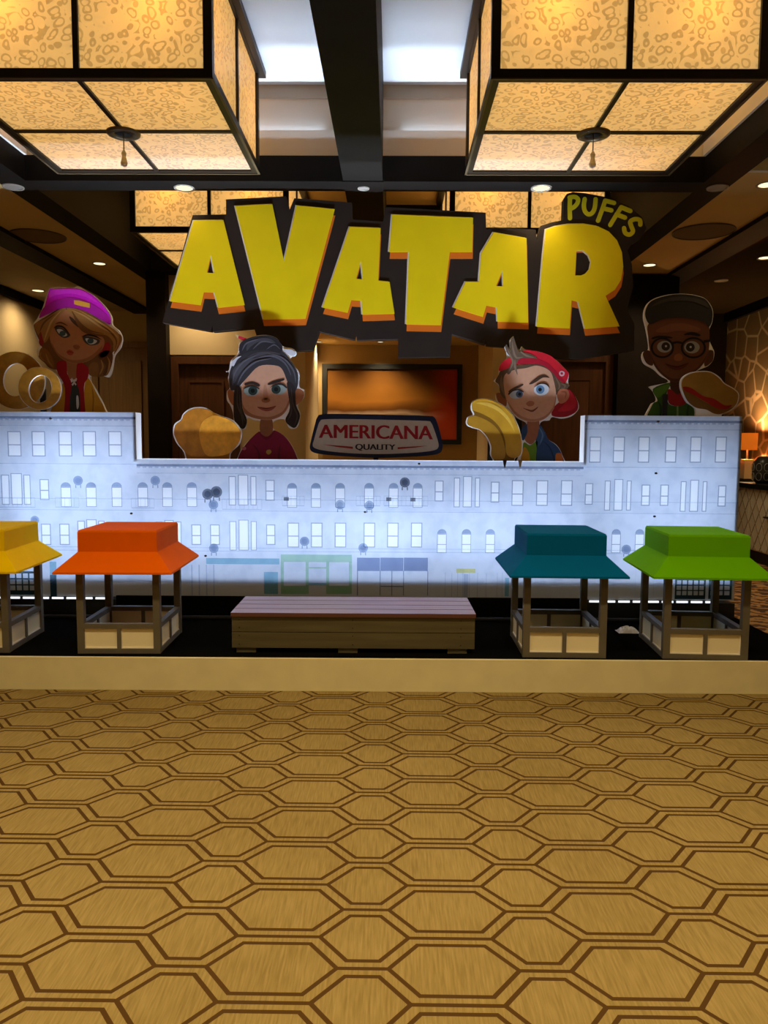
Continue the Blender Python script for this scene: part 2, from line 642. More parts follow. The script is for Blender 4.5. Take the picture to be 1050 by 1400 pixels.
struct('ceiling', MB().box(-7, 7, -4.5, YA1, ZS, ZS + 0.1), M_soffit)
struct('ceiling.001', MB().box(XC - BI, XC + BI, YA1, YB2, ZC, ZC + 0.1), M_white_ceiling, 'white coffer ceiling above the nearest lanterns')
struct('ceiling.002', MB().box(XC - BI, XC + BI, YB2 + 0.002, YB4, ZC, ZC + 0.1), M_soffit)  # warm lantern light on this coffer is put into its brown colour
for k, s in enumerate((-1, 1)):
    a, b = sorted((XC + s * BO, XC + s * SO))
    struct('ceiling.%03d' % (3 + k), MB().box(a, b, 5.9, 13, ZS + 0.012, ZS + 0.1), M_soffit)
    a, b = sorted((XC + s * OB, s * (WX + 1.5)))
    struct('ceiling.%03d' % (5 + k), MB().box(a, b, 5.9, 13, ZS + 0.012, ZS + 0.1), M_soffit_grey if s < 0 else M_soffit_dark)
    a, b = sorted((XC + s * BO, s * (WX + 1.5)))
    struct('ceiling.%03d' % (7 + k), MB().box(a, b, YA1, 5.9, ZC - 0.2, ZC - 0.1), M_white_ceiling)
    struct('trim_%d' % (50 + k), MB().box(a, b, 5.86, 5.9, ZS + 0.012, ZC - 0.2), M_cove)
# beams
n = 1
for k, s in enumerate((-1, 1)):
    a, b = sorted((XC + s * BI, XC + s * BO))
    struct('trim_%d' % n, MB().box(a, b, YA1, 13, ZS, ZC), M_beam); n += 1
    a, b = sorted((XC + s * SO, XC + s * OB))
    struct('trim_%d' % n, MB().box(a, b, 5.9, 13, ZS - 0.03, ZC), M_beam); n += 1
struct('trim_%d' % n, MB().box(XC - 0.15, XC + 0.15, YA1, YB4, ZS - 0.012, ZC), M_beam); n += 1
struct('trim_%d' % n, MB().box(XC - BI, XC + BI, YB1, YB2, ZS, 3.69).box(XC - BI, XC + BI, YB1 + 0.15, YB2, 3.69, ZC), M_beam); n += 1
struct('trim_%d' % n, MB().box(XC - BI, XC + BI, YB3, YB4, ZS, ZC), M_beam); n += 1
struct('trim_%d' % n, MB().box(-7, 7, YA1, YA2, ZS, ZC), M_beam); n += 1
struct('trim_%d' % n, MB().box(XC - 0.16, XC + 0.16, YB1 - 0.05, YB1, ZS - 0.02, ZS + 0.07), M_beam); n += 1
for s in (-1, 1):       # coffer walls at the cross beam, stepped like a light cove
    a, b = sorted((XC + s * 0.15, XC + s * BI))
    struct('trim_%d' % n, MB().box(a, b, YB1 + 0.012, YB1 + 0.05, 3.69, 3.88), M_cove); n += 1
    struct('trim_%d' % n, MB().box(a, b, YB1 + 0.11, YB1 + 0.15, 3.69, 4.15), M_cove); n += 1
    struct('trim_%d' % n, MB().box(a, b, YB1 + 0.095, YB1 + 0.15, 4.15, ZC), M_cove_dark); n += 1
    x = XC + s * BI
    a, b = sorted((x, x - s * 0.02))
    struct('trim_%d' % n, MB().box(a, b, YA2, YB1, 3.69, ZC), M_cove); n += 1

for s in (-1, 1):       # cool LED tape hidden on the cove ledges behind the cross beam
    for yy, zz, tilt, watts in ((YB1 + 0.075, 3.89, 0.3, 1.0),):
        b = area('cove_led', (XC + s * 1.4, yy, zz), (0, 0, 0), 2.2, 0.03, COVE_W * watts, COOL)
        room(b)
        b.rotation_euler = (math.pi + tilt, 0, ROOM_ROT)
# back of the room
struct('wall_back', MB().box(-1.06, 1.2, 11.0, 11.1, 0, 3.5), M_wall_brown)
struct('ceiling.009', MB().box(-1.06, 1.2, YB4, 11.0, 2.89, 2.99), M_soffit)
struct('wall_back_left', MB().box(-1.86, -1.06, YB4, 11.1, 0, ZS).box(-2.70, -1.86, YB4, 9.55, 2.56, ZS), M_wall)
struct('wall_back_right', MB().box(1.2, 1.56, YB4, 11.1, 0, ZS).box(1.56, 2.66, YB4, 9.55, 2.62, ZS), M_wall)
struct('wall_back_header', MB().box(-1.06, 1.2, YB4, 9.55, 2.99, ZS), M_soffit)
struct('wall_far_left', MB().box(-5.2, -2.4, 12.0, 12.1, 0, 3.6), M_wall)
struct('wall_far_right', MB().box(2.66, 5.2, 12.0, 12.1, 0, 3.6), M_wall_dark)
struct('wall_left', MB().box(-WX - 0.1, -WX, 5.0, 12.0, 0, 3.6), M_wall)
struct('wall_right', MB().box(WX, WX + 0.1, 2.0, 12.0, 0, 3.6), M_wallpaper)
struct('wall_front', MB().box(-7, 7, -4.6, -4.5, 0, 3.5), M_wall)
struct('trim_%d' % n, MB().box(-WX, -WX + 0.05, 5.9, 12, 3.40, 3.512), M_beam); n += 1
struct('trim_%d' % n, MB().box(WX - 0.06, WX, 2.0, 12, 3.38, 3.512), M_beam); n += 1
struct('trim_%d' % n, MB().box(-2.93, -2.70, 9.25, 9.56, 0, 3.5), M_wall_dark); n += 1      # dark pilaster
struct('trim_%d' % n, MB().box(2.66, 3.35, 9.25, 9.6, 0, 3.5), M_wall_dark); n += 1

def door(name, x0, x1, y, z1, m, mf, stiles=2, handle=True):
    o = bpy.data.objects.new(name, None)
    C.objects.link(o)
    o.location = ((x0 + x1) / 2, y, 0)
    tag(o, kind='structure')
    org = tuple(o.location)
    fw = 0.09
    obj('door_frame', MB().box(x0 - fw, x0, y - 0.03, y + 0.06, 0, z1 + fw).box(x1, x1 + fw, y - 0.03, y + 0.06, 0, z1 + fw)
        .box(x0, x1, y - 0.03, y + 0.06, z1, z1 + fw), mf, o, org)
    leaf = obj('door_leaf', MB().box(x0, x1, y + 0.02, y + 0.06, 0, z1), m, o, org)
    wd = x1 - x0
    for zz0, zz1 in ((0.25, 0.95), (1.1, z1 - 0.22)):
        b = MB()
        a0, a1 = x0 + wd * 0.2, x1 - wd * 0.2
        b.frustum((a0, a1, y + 0.0, y + 0.03), zz0, (a0, a1, y + 0.0, y + 0.03), zz1)
        obj('door_panel', b, m, leaf, org)
        r = 0.025
        fr = MB().box(a0 - r, a0, y - 0.008, y + 0.02, zz0 - r, zz1 + r).box(a1, a1 + r, y - 0.008, y + 0.02, zz0 - r, zz1 + r)
        fr.box(a0, a1, y - 0.008, y + 0.02, zz0 - r, zz0).box(a0, a1, y - 0.008, y + 0.02, zz1, zz1 + r)
        obj('panel_moulding', fr, m, leaf, org)
    if handle:
        obj('handle', MB().tube((x1 - 0.08, y + 0.02, 1.0), (x1 - 0.08, y - 0.05, 1.0), 0.012).tube((x1 - 0.08, y - 0.05, 1.0), (x1 - 0.2, y - 0.05, 1.0), 0.011), M_bronze, leaf, org)
    return room(o)

door('door_1', -2.60, -1.95, 9.42, 2.45, M_door_dark, M_door_dark)
door('door_2', 1.66, 2.56, 9.42, 2.50, M_door_dark, M_door_dark)
door('door_3', -4.55, -3.75, 11.96, 2.95, M_door_light, M_door_light)

# ------------------------------------------------------------------ ceiling lanterns
def make_lantern():
    W, Hh = 0.755, ZC - ZS - 0.004
    root = thing('ceiling_lantern', (0, 0, 0), 'x', 'lantern', 'patterned box lanterns on the ceiling')
    fb = MB()
    t = 0.05
    for s in (-1, 1):       # corner posts, bottom and top rims
        for r in (-1, 1):
            a, b = sorted((s * W, s * (W - t))); c, d = sorted((r * W, r * (W - t)))
            fb.box(a, b, c, d, 0, Hh)
        a, b = sorted((s * W, s * (W - t)))
        fb.box(a, b, -W + t, W - t, 0, t)
        fb.box(a, b, -W + t, W - t, Hh - 0.05, Hh)
        fb.box(-W + t, W - t, a, b, 0, t)
        fb.box(-W + t, W - t, a, b, Hh - 0.05, Hh)
    obj('frame', fb, M_frame, root)
    lip = MB()
    for s in (-1, 1):
        a, b = sorted((s * W, s * (W + 0.045)))
        lip.box(a, b, -W - 0.045, W + 0.045, Hh - 0.045, Hh)
        lip.box(-W, W, a, b, Hh - 0.045, Hh)
    obj('top_rim', lip, M_frame, root)
    edge = MB()
    for s in (-1, 1):
        a, b = sorted((s * (W + 0.004), s * (W - 0.012)))
        edge.box(a, b, -W, W, -0.006, 0.0)
        edge.box(-W + 0.012, W - 0.012, a, b, -0.006, 0.0)
    obj('bottom_edging', edge, M_bronze, root)
    g = 0.012
    for s in (-1, 1):
        for r in (-1, 1):
            a, b = sorted((r * g, r * (W - t)))
            c, d = sorted((s * (W - 0.02), s * (W - 0.026)))
            obj('shade_panel', MB().box(a, b, c, d, t, Hh - 0.05), M_shade, root)
            obj('shade_panel', MB().box(c, d, a, b, t, Hh - 0.05), M_shade, root)
            e, f = sorted((s * g, s * (W - t)))
            obj('bottom_panel', MB().box(a, b, e, f, 0.014, 0.02), M_shade, root)
        c, d = sorted((s * (W - 0.004), s * (W - 0.03)))
        obj('mullion', MB().box(-g - 0.004, g + 0.004, c, d, t, Hh - 0.05), M_frame, root)
        obj('mullion', MB().box(c, d, -g - 0.004, g + 0.004, t, Hh - 0.05), M_frame, root)
    obj('bottom_bar', MB().box(-g - 0.002, g + 0.002, -W + t, W - t, 0.0, 0.03), M_frame, root)
    obj('bottom_bar', MB().box(-W + t, W - t, -g - 0.002, g + 0.002, 0.001, 0.03), M_frame, root)
    ro = obj('rosette', MB().lathe([(0.055, 0.0), (0.06, -0.016), (0.088, -0.02), (0.105, -0.012), (0.108, 0.0)], n=28), M_bronze, root)
    obj('rosette_hole', MB().lathe([(0.0001, -0.004), (0.056, -0.004), (0.056, 0.0)], n=24), M_hole, ro)
    ch = obj('pull_chain', MB().tube((0, 0, -0.004), (0, 0, -0.11), 0.004, 6), M_bronze, root)
    obj('crystal_drop', MB().lathe([(0.0005, -0.10), (0.018, -0.13), (0.012, -0.15), (0.024, -0.19), (0.02, -0.205), (0.0005, -0.215)], n=8, smooth=False), M_crystal, ch)
    for sx_ in (-0.42, 0.42):
        for sy_ in (-0.57, 0.57):
            l = bpy.data.lights.new('lantern_bulb', 'POINT')
            l.energy = 5.0
            l.color = (1.0, 0.66, 0.30)
            l.shadow_soft_size = 0.05
            b = bpy.data.objects.new('lantern_bulb', l)
            b.location = (sx_, sy_, 0.40)
            b.parent = root
            C.objects.link(b)
    return root

lan = make_lantern()
LX = 1.52
for i, (s, y, lab) in enumerate((
        (-1, 5.165, 'large bronze framed lantern at the top left corner, nearest the viewer'),
        (1, 5.165, 'large bronze framed lantern at the top right corner, nearest the viewer'),
        (-1, 8.26, 'patterned lantern half hidden behind the first letters of the yellow sign'),
        (1, 8.26, 'patterned lantern half hidden behind the last letters of the yellow sign'))):
    o = lan if i == 0 else copy_tree(lan)
    o.location = (XC + s * LX, y, ZS)
    o['label'] = lab
    room(o)

# ------------------------------------------------------------------ downlights
def downlight(x, y, z, r, lit, label, watts=0, group='recessed ceiling downlights', size=110):
    o = thing('downlight', (x, y, z), label, 'downlight', group)
    obj('trim_ring', MB().lathe([(r * 0.78, 0.012), (r * 0.80, -0.004), (r, -0.008), (r * 1.02, 0.0)], n=24), M_trimring, o)
    obj('lens', MB().lathe([(0.0005, -0.003), (r * 0.8, -0.003)], n=24, smooth=False), M_lens_on if lit else M_lens_off, o)
    room(o)
    if watts:
        l = bpy.data.lights.new('downlight_lamp', 'SPOT')
        l.energy = watts
        l.color = WARM
        l.spot_size = math.radians(size)
        l.spot_blend = 0.9
        l.shadow_soft_size = 0.07
        b = bpy.data.objects.new('downlight_lamp', l)
        b.location = (0, 0, -0.02)
        b.parent = o
        C.objects.link(b)
    return o

def down_px(px, py, z, r, lit, label, watts=0, **k):
    p = roomZ(px, py, z)
    return downlight(p.x, p.y, z - 0.002, r, lit, label, watts, **k)

down_px(252, 256.5, ZS, 0.08, True, 'glowing downlight in the cross beam above the first yellow letter', 25)
down_px(740, 256.5, ZS, 0.08, True, 'glowing downlight in the cross beam left of the small curved lettering', 25)
down_px(497, 257, ZS - 0.012, 0.045, False, 'small unlit downlight where the middle beam meets the cross beam')
down_px(18, 255, ZS, 0.08, False, 'unlit grey downlight in the side beam at far left')
down_px(981, 256, ZS, 0.08, False, 'unlit grey downlight in the side beam at far right')
down_px(136, 360, ZS + 0.012, 0.08, True, 'glowing downlight in the brown soffit left of the yellow sign', 60)
down_px(888, 362, ZS + 0.012, 0.08, True, 'glowing downlight in the brown soffit right of the yellow sign', 60)
down_px(1049, 252, ZS + 0.012, 0.08, True, 'glowing downlight at the right edge of the brown soffit', 50)
down_px(52, 397, ZS + 0.012, 0.09, True, 'glowing downlight in the grey soffit above the pink hat cutout', 52, size=150)
down_px(964, 361, ZS + 0.012, 0.08, True, 'warm faint downlight in the dark soffit above the boy with glasses', 70)
down_px(986, 383, ZS + 0.012, 0.08, False, 'dark round downlight close to the wallpapered wall')
down_px(1046, 352, ZS + 0.012, 0.08, True, 'dim downlight in the dark soffit at the right edge', 90, size=150)
down_px(436, 467, 2.89, 0.05, True, 'tiny downlight over the framed picture, left one', 110, size=120)
down_px(520, 467, 2.89, 0.05, True, 'tiny downlight over the framed picture, right one', 110, size=120)
downlight(-2.35, 9.1, ZS - 0.004 - 0.0, 0.05, True, 'small downlight lighting the wall above the left dark door', 70)
# fixtures of the same kind overhead and behind the photographer
for y, row, mul in ((3.0, 'over the carpet before the stage', 0.75), (1.0, 'above the viewer', 0.9), (-1.2, 'behind the viewer', 2.3)):
    for x, col in {3.0: ((-2.4, 'far left'), (-0.9, 'left of centre'), (0.5, 'right of centre'), (1.9, 'far right')),
                   1.0: ((-2.2, 'left'), (0.0, 'middle'), (2.0, 'right')), -1.2: ((-1.2, 'left'), (1.2, 'right'))}[y]:
        downlight(x, y, ZS - 0.002, 0.08, True, 'glowing ceiling downlight %s, %s of its row' % (row, col), DOWNLIGHT_W * mul, group='downlights over the viewer', size=125)

def ceiling_disc(px, py, r, label):
    p = roomZ(px, py, ZS + 0.012)
    o = thing('ceiling_speaker', (p.x, p.y, ZS + 0.010), label, 'speaker', 'round flush ceiling speakers')
    obj('rim', MB().lathe([(r * 0.96, 0.0), (r * 0.97, -0.01), (r, -0.012), (r * 1.01, 0.0)], n=32), M_bronze, o)
    obj('grille', MB().lathe([(0.001, -0.004), (r * 0.96, -0.004)], n=32, smooth=False), mat('speaker_grille_cloth', (0.20, 0.13, 0.065), 0.9), o)
    room(o)
ceiling_disc(52, 322, 0.26, 'round ceiling speaker in the brown soffit at left')
ceiling_disc(962, 316, 0.28, 'round dark ceiling speaker in the brown soffit at right')

# ------------------------------------------------------------------ stage platform
ST = 0.2
o = thing('stage_platform', (0, 4.56, 0), 'low stage with black top and cream front board', 'stage')
obj('deck', MB().box(-3.3, 2.68, 4.585, 6.75, 0.0, ST), M_black, o, (0, 4.56, 0))
obj('fascia', MB().box(-3.3, 2.68, 4.56, 4.585, 0.0, ST), M_cream, o, (0, 4.56, 0))

# ------------------------------------------------------------------ street light box
YF = 5.75
BXL, BXR, TLX, TRX = -3.0, 2.657, -1.85, 1.488
ZT, ZM, ZB = 1.722, 1.374, 0.335
YBK = 6.05
LB = (0, YF, ST)
box = thing('light_box', LB, 'long backlit white light box printed with a row of city house fronts', 'light box')
outline = [(BXL, ZB), (BXR, ZB), (BXR, ZT), (TRX, ZT), (TRX, ZM), (TLX, ZM), (TLX, ZT), (BXL, ZT)]
face = obj('front_panel', MB().plate([outline], YF, YF + 0.004), M_panel, box, LB)
obj('back_panel', MB().plate([[(BXL, ST), (BXR, ST), (BXR, ZT), (TRX + 0.13, ZT), (TRX + 0.13, ZM), (TLX - 0.13, ZM), (TLX - 0.13, ZT), (BXL, ZT)]], YBK, YBK + 0.02), M_whitebox, box, LB)
obj('side_panel', MB().box(BXR - 0.02, BXR, YF + 0.005, YBK, ZB, ZT), M_whitebox, box, LB)
obj('side_panel', MB().box(BXL, BXL + 0.02, YF + 0.005, YBK, ZB, ZT), M_whitebox, box, LB)
obj('step_panel', MB().box(TLX - 0.02, TLX, YF + 0.005, YF + 0.13, ZM - 0.02, ZT), M_whitebox, box, LB)
obj('step_panel', MB().box(TRX, TRX + 0.02, YF + 0.005, YF + 0.13, ZM - 0.02, ZT), M_whitebox, box, LB)
obj('base_plinth', MB().box(BXL, BXR, YF - 0.02, YBK, ST, ZB - 0.02), M_blackmetal, box, LB)
obj('middle_skirt', MB().box(-2.02, 1.5, YF - 0.024, YF - 0.012, ST, ZB + 0.012), M_black, box, LB)

# printed house fronts: thin transparent inks on the panel
def bp(x, y, Y=YF):
    v = atY(x, y, Y)
    return (v.x, v.z)
I_line = film('ink_grey_line', (0.40, 0.44, 0.54))
I_soft = film('ink_pale_line', (0.74, 0.78, 0.86))
I_wall = brick_film('ink_wall_tint', (0.68, 0.72, 0.80), (0.77, 0.80, 0.86))
I_dark = film('ink_dark_grey', (0.30, 0.31, 0.34))
I_black = film('ink_black', (0.06, 0.065, 0.08))
I_arch = film('ink_arch_grey', (0.48, 0.54, 0.64))
I_teal = film('ink_teal', (0.46, 0.72, 0.80))
I_green = film('ink_green', (0.62, 0.84, 0.62))
I_blue = film('ink_slate_blue', (0.40, 0.46, 0.62))
I_yellow = film('ink_yellow', (0.92, 0.85, 0.35))
I_teald = film('ink_dark_teal', (0.10, 0.17, 0.18))

holes = []
def rect(x0, y0, x1, y1):
    a, b = bp(x0, y1), bp(x1, y0)
    return (a[0], b[0], a[1], b[1])
def bars(mb, r, t, mid=None, y=YF - 0.0022):
    x0, x1, z0, z1 = r
    h = 0.0008
    mb.box(x0, x1, y - h, y, z1 - t, z1).box(x0, x1, y - h, y, z0, z0 + t).box(x0, x0 + t, y - h, y, z0 + t, z1 - t).box(x1 - t, x1, y - h, y, z0 + t, z1 - t)
    if mid is not None:
        zm = z0 + (z1 - z0) * mid
        mb.box(x0 + t, x1 - t, y - h, y, zm - t / 2, zm + t / 2)
    return mb
def hole(r):
    x0, x1, z0, z1 = r
    holes.append([(x0, z0), (x1, z0), (x1, z1), (x0, z1)])
def sash(x0, y0, x1, y1, ink=I_line, t=0.0075):
    r = rect(x0, y0, x1, y1)
    hole(r)
    obj('printed_window', bars(MB(), r, t, 0.46), ink, box, LB)
def triple(x0, y0, x1, y1):
    wd = x1 - x0
    mb = MB()
    for a, b in ((0, 0.25), (0.34, 0.70), (0.79, 1.0)):
        r = rect(x0 + wd * a, y0 + (2 if a != 0.34 else 0), x0 + wd * b, y1)
        hole(r)
        bars(mb, r, 0.0062)
    obj('printed_window', mb, I_line, box, LB)
def arched(cx, y0, y1, wd=13.5):
    r = rect(cx - wd / 2, y0 + 6, cx + wd / 2, y1)
    hole(r)
    mb = bars(MB(), r, 0.005, 0.45)
    obj('printed_window', mb, I_line, box, LB)
    x0, x1, z0, z1 = r
    pts = [(x1, z1 + 0.001)] + [((x0 + x1) / 2 + (x1 - x0) / 2 * math.cos(a), z1 + 0.001 + 0.036 * math.sin(a)) for a in [math.pi * k / 8 for k in range(1, 8)]] + [(x0, z1 + 0.001)]
    obj('printed_window_arch', MB().plate([pts], YF - 0.003, YF - 0.0022), I_arch, box, LB)

for x in (20, 53, 89.5, 122.5, 157.5): sash(x - 8.7, 589.5, x + 8.7, 624)
triple(3, 647, 41.5, 690)
sash(55, 655, 67, 683.5)
for x in (90.5, 125, 160, 195.5, 229, 262.5): arched(x, 660, 693)
triple(313, 649, 350.5, 691)
sash(363, 656, 375.5, 684.5)
for x in (399.4, 432, 465, 504.6, 538, 571): arched(x, 661, 694)
sash(594, 657, 606.5, 685.5)
triple(620, 651, 656.5, 693.5)
for x in (805, 837.5, 871.5, 908.5, 942.5, 976.8): sash(x, 597, x + 17, 632.5)
sash(670.5, 658.5, 683, 687)
for x in (699, 732.5, 766): sash(x, 656.5, x + 17, 691.5)
sash(799, 660.5, 811, 690)
triple(825.5, 655, 863.5, 698)
sash(876, 662.5, 889, 691.5)
sash(901.7, 662.5, 914.5, 691.5)
triple(929, 656, 967, 699.5)
sash(980.5, 663.5, 993, 692.5)
# second floor row
sash(57, 716, 69.5, 745); sash(82, 716, 95, 745)
triple(107, 710, 143, 752); triple(214, 711, 248, 752)
sash(262, 717, 275, 745); sash(287.5, 717, 300.5, 745)
triple(314, 710.5, 351, 752.5)
sash(364, 717, 376.5, 745)
for x in (401, 433, 465.5, 505, 537, 569.5): sash(x - 8, 714.5, x + 8, 748.5)
for x in (604, 637.5, 670, 842, 874): arched(x, 724, 756)
# shop fronts
def prect(name, x0, y0, x1, y1, ink, d=0.0022):
    a, b, c, e = rect(x0, y0, x1, y1)
    return obj(name, MB().box(a, b, YF - d - 0.0008, YF - d, c, e), ink, box, LB)
prect('printed_awning', 282, 763.5, 382, 771, I_teal)
prect('printed_door', 361, 782, 380, 812, I_teal)
prect('printed_awning', 384, 758.5, 481, 768, I_green)
for x in (384, 418, 446, 477): prect('printed_pillar', x, 768, x + 4, 812, I_green)
for x in (388, 450): prect('printed_stall_riser', x, 801, x + 27 + (3 if x < 400 else 0), 812, I_green)
prect('printed_transom', 422, 775.5, 446, 777, I_green); prect('printed_transom', 422, 797, 446, 800, I_teal)
for x0, x1 in ((488, 519.5), (520, 551.5), (552, 585)): prect('printed_awning', x0, 762.5, x1, 780.5, I_blue)
for x in (488, 519, 535, 551, 584): prect('printed_pillar', x, 780.5, x + 1.4, 814, I_line)
prect('printed_transom', 520.5, 801, 551, 802.2, I_line)
prect('printed_lintel', 624, 777.5, 650, 783, I_yellow)
for x in (608, 617, 625, 632, 641, 652, 664, 679, 686): prect('printed_pilaster', x, 783, x + 1.2, 816, I_soft)
for x in (633.5,): prect('printed_door', x, 785, x + 6.5, 816, I_soft)
for x in (262, 272, 282, 292): prect('printed_pilaster', x, 772, x + 1.1, 814, I_soft)
for x in (800, 812, 838, 868, 880, 893): prect('printed_pilaster', x, 772, x + 1.4, 816, I_soft)
# dark shop doors with small panes at both ends
def shop(x0, x1, y0, y1, cols, rows):
    a, b, c, e = rect(x0, y0, x1, y1)
    hs = []
    mw, mh = (b - a) / (cols + 0.4), (e - c) / (rows + 0.9)
    for i in range(cols):
        for j in range(rows):
            u, v = a + mw * (0.3 + i), c + mh * (0.75 + j)
            hs.append([(u, v), (u + mw * 0.78, v), (u + mw * 0.78, v + mh * 0.8), (u, v + mh * 0.8)])
    obj('printed_shop_door', MB().plate([[(a, c), (b, c), (b, e), (a, e)]] + hs, YF - 0.003, YF - 0.0022), I_teald, box, LB)
shop(12, 50, 781, 813, 4, 3)
shop(922, 965, 791, 819, 5, 3)
shop(968, 1001, 791, 819, 3, 3)
prect('printed_pillar', 69.5, 768, 77, 818, I_teal)
prect('printed_pillar', 69.5, 786, 77, 818, I_dark, 0.0032)
prect('printed_pillar', 690, 790, 696, 815, I_teal)
# wall tint around the windows
tint = [bp(0, 0)]
wl = [(BXL, ZB + 0.11), (BXR, ZB + 0.11), (BXR, ZT), (TRX, ZT), (TRX, ZM), (TLX, ZM), (TLX, ZT), (BXL, ZT)]
obj('printed_wall_tint', MB().plate([[(x, z) for x, z in wl]] + holes, YF - 0.0014, YF - 0.0006), I_wall, box, LB)
# cornices: pale band, dark line and dentil row
def cornice(x0, x1, z):
    obj('printed_cornice', MB().box(x0, x1, YF - 0.003, YF - 0.0022, z - 0.052, z - 0.034), I_line, box, LB)
    dm = MB()
    k = int((x1 - x0) / 0.045)
    for i in range(k):
        dm.box(x0 + i * 0.045, x0 + i * 0.045 + 0.028, YF - 0.003, YF - 0.0022, z - 0.064, z - 0.052)
    obj('printed_dentils', dm, I_soft, box, LB, kind='stuff')
    obj('printed_cornice', MB().box(x0, x1, YF - 0.003, YF - 0.0022, z - 0.105, z - 0.099), I_soft, box, LB)
cornice(BXL, TLX, ZT); cornice(TLX, TRX, ZM); cornice(TRX, BXR, ZT)
for z in (1.335, 1.075, 0.99, 0.71, 0.685):
    if z == 1.335:
        for x0, x1 in ((BXL, TLX), (TRX, BXR)):
            obj('printed_string_course', MB().box(x0, x1, YF - 0.003, YF - 0.0022, z, z + 0.006), I_soft, box, LB)
    else:
        obj('printed_string_course', MB().box(BXL, BXR, YF - 0.003, YF - 0.0022, z, z + 0.005), I_soft, box, LB)
# printed balconies
def balcony(x0, x1, y0=678, y1=692):
    mb = MB()
    a, b, c, e = rect(x0, y0, x1, y1)
    mb.box(a, b, YF - 0.0040, YF - 0.0033, e - 0.004, e).box(a, b, YF - 0.0040, YF - 0.0033, c, c + 0.008)
    k = int((b - a) / 0.03)
    for i in range(k + 1):
        u = a + (b - a) * i / k
        mb.box(u - 0.0015, u + 0.0015, YF - 0.0040, YF - 0.0033, c + 0.008, e - 0.004)
    obj('printed_balcony', mb, I_soft, box, LB)
balcony(0, 48, 680, 694); balcony(76, 108, 680, 694); balcony(180, 211, 681, 695); balcony(304, 358, 682, 697)
balcony(386, 416); balcony(487, 520); balcony(525, 585)
# printed roof dishes with little stands
def dish(x, y, r, ink=I_arch, dark=False):
    c = bp(x, y)
    s = r * 0.00548
    mb = MB().plate([ell(c[0], c[1], s, s, 16)], YF - 0.0050, YF - 0.0044)
    for k in (-0.5, 0.5):
        mb.box(c[0] + s * k - 0.004, c[0] + s * k + 0.004, YF - 0.0050, YF - 0.0044, c[1] - s * 1.55, c[1] - s * 0.9)
    d = obj('printed_dish', mb, ink, box, LB)
    obj('printed_dish_centre', MB().plate([ell(c[0], c[1], s * 0.62, s * 0.62, 14)], YF - 0.0060, YF - 0.0055), I_soft if not dark else I_line, d, LB)
for x, y in ((107, 657), (212.5, 657), (465, 690), (505, 691), (416.5, 740), (496.5, 749), (292.5, 749.5), (292, 690), (856, 751)):
    dish(x, y, 6.6)
dish(48, 711, 6.0)
dish(284, 675.5, 7.5, I_dark, True); dish(296, 672.5, 8.0, I_dark, True); dish(553.5, 659.5, 7.0, I_dark, True)
for x, y in ((391, 682), (531, 682.5), (564, 683)):
    prect('printed_planter', x - 3, y - 2.5, x + 4, y + 2.5, I_dark, 0.0052)
# black screw heads holding the panels
for x, y in ((69, 572), (179.5, 702), (281, 760), (900, 576), (897, 647), (895, 706), (573, 634), (499, 700)):
    c = bp(x, y, YF - 0.008)
    obj('screw_head', MB().plate([ell(c[0], c[1], 0.010, 0.008, 10)], YF - 0.010, YF - 0.0005), M_blackmetal, box, LB)
for x in (690, 711):
    c = bp(x, 634, YF - 0.01)
    obj('panel_clip', MB().hexa([(c[0] - 0.004, YF - 0.016, c[1] - 0.03), (c[0] + 0.004, YF - 0.016, c[1] - 0.03), (c[0] + 0.004, YF - 0.012, c[1] - 0.03), (c[0] - 0.004, YF - 0.012, c[1] - 0.03),
                                (c[0] - 0.016, YF - 0.016, c[1] + 0.03), (c[0] + 0.016, YF - 0.016, c[1] + 0.03), (c[0] + 0.016, YF - 0.012, c[1] + 0.03), (c[0] - 0.016, YF - 0.012, c[1] + 0.03)]),
        M_blackmetal if x == 690 else M_trimring, box, LB)

# the light box's own lamps: LED sheets on the back panel and a strip along its floor
FRONT = (-math.pi / 2, 0, 0)       # shines towards the viewer
area('led_sheet', (-2.42, 6.03, 1.00), FRONT, 1.0, 1.0, LED_BACK_W * 0.25, COOL)
area('led_sheet', (-1.1, 6.03, 0.82), FRONT, 1.3, 0.62, LED_BACK_W * 0.185, COOL)
area('led_sheet', (-0.05, 6.03, 0.80), FRONT, 0.7, 0.5, LED_BACK_W * 0.125, COOL)
area('led_sheet', (0.9, 6.03, 0.82), FRONT, 1.0, 0.62, LED_BACK_W * 0.16, COOL)
area('led_sheet', (2.08, 6.03, 1.00), FRONT, 1.0, 1.0, LED_BACK_W * 0.25, COOL)
obj('added_baffle', MB().box(BXL + 0.03, BXR - 0.03, 5.77, YBK - 0.002, 0.455, 0.47), M_whitebox, box, LB)  # unseen shelf, added to block LED light from the panel's foot
for u0, u1 in ((BXL + 0.05, -2.0), (1.56, BXR - 0.03)):      # bright slot under the tall end panels
    k = int((u1 - u0) / 0.11)
    for i in range(k):
        obj('led_tape', MB().box(u0 + i * 0.11, u0 + i * 0.11 + 0.085, YF - 0.012, YF - 0.004, ZB - 0.019, ZB - 0.006), emit('led_tape_glow', (0.9, 0.95, 1.0), 1.4) if 'led_tape_glow' not in bpy.data.materials else bpy.data.materials['led_tape_glow'], box, LB)
area('led_strip', (-0.4, 6.0, 0.49), (math.pi + 0.14, 0, 0), 4.2, 0.04, LED_FORE_W, COOL, math.radians(24))
area('led_strip', (-0.6, 5.80, 0.49), (math.pi - 0.07, 0, 0), 4.2, 0.04, LED_UP_W, COOL, math.radians(36))

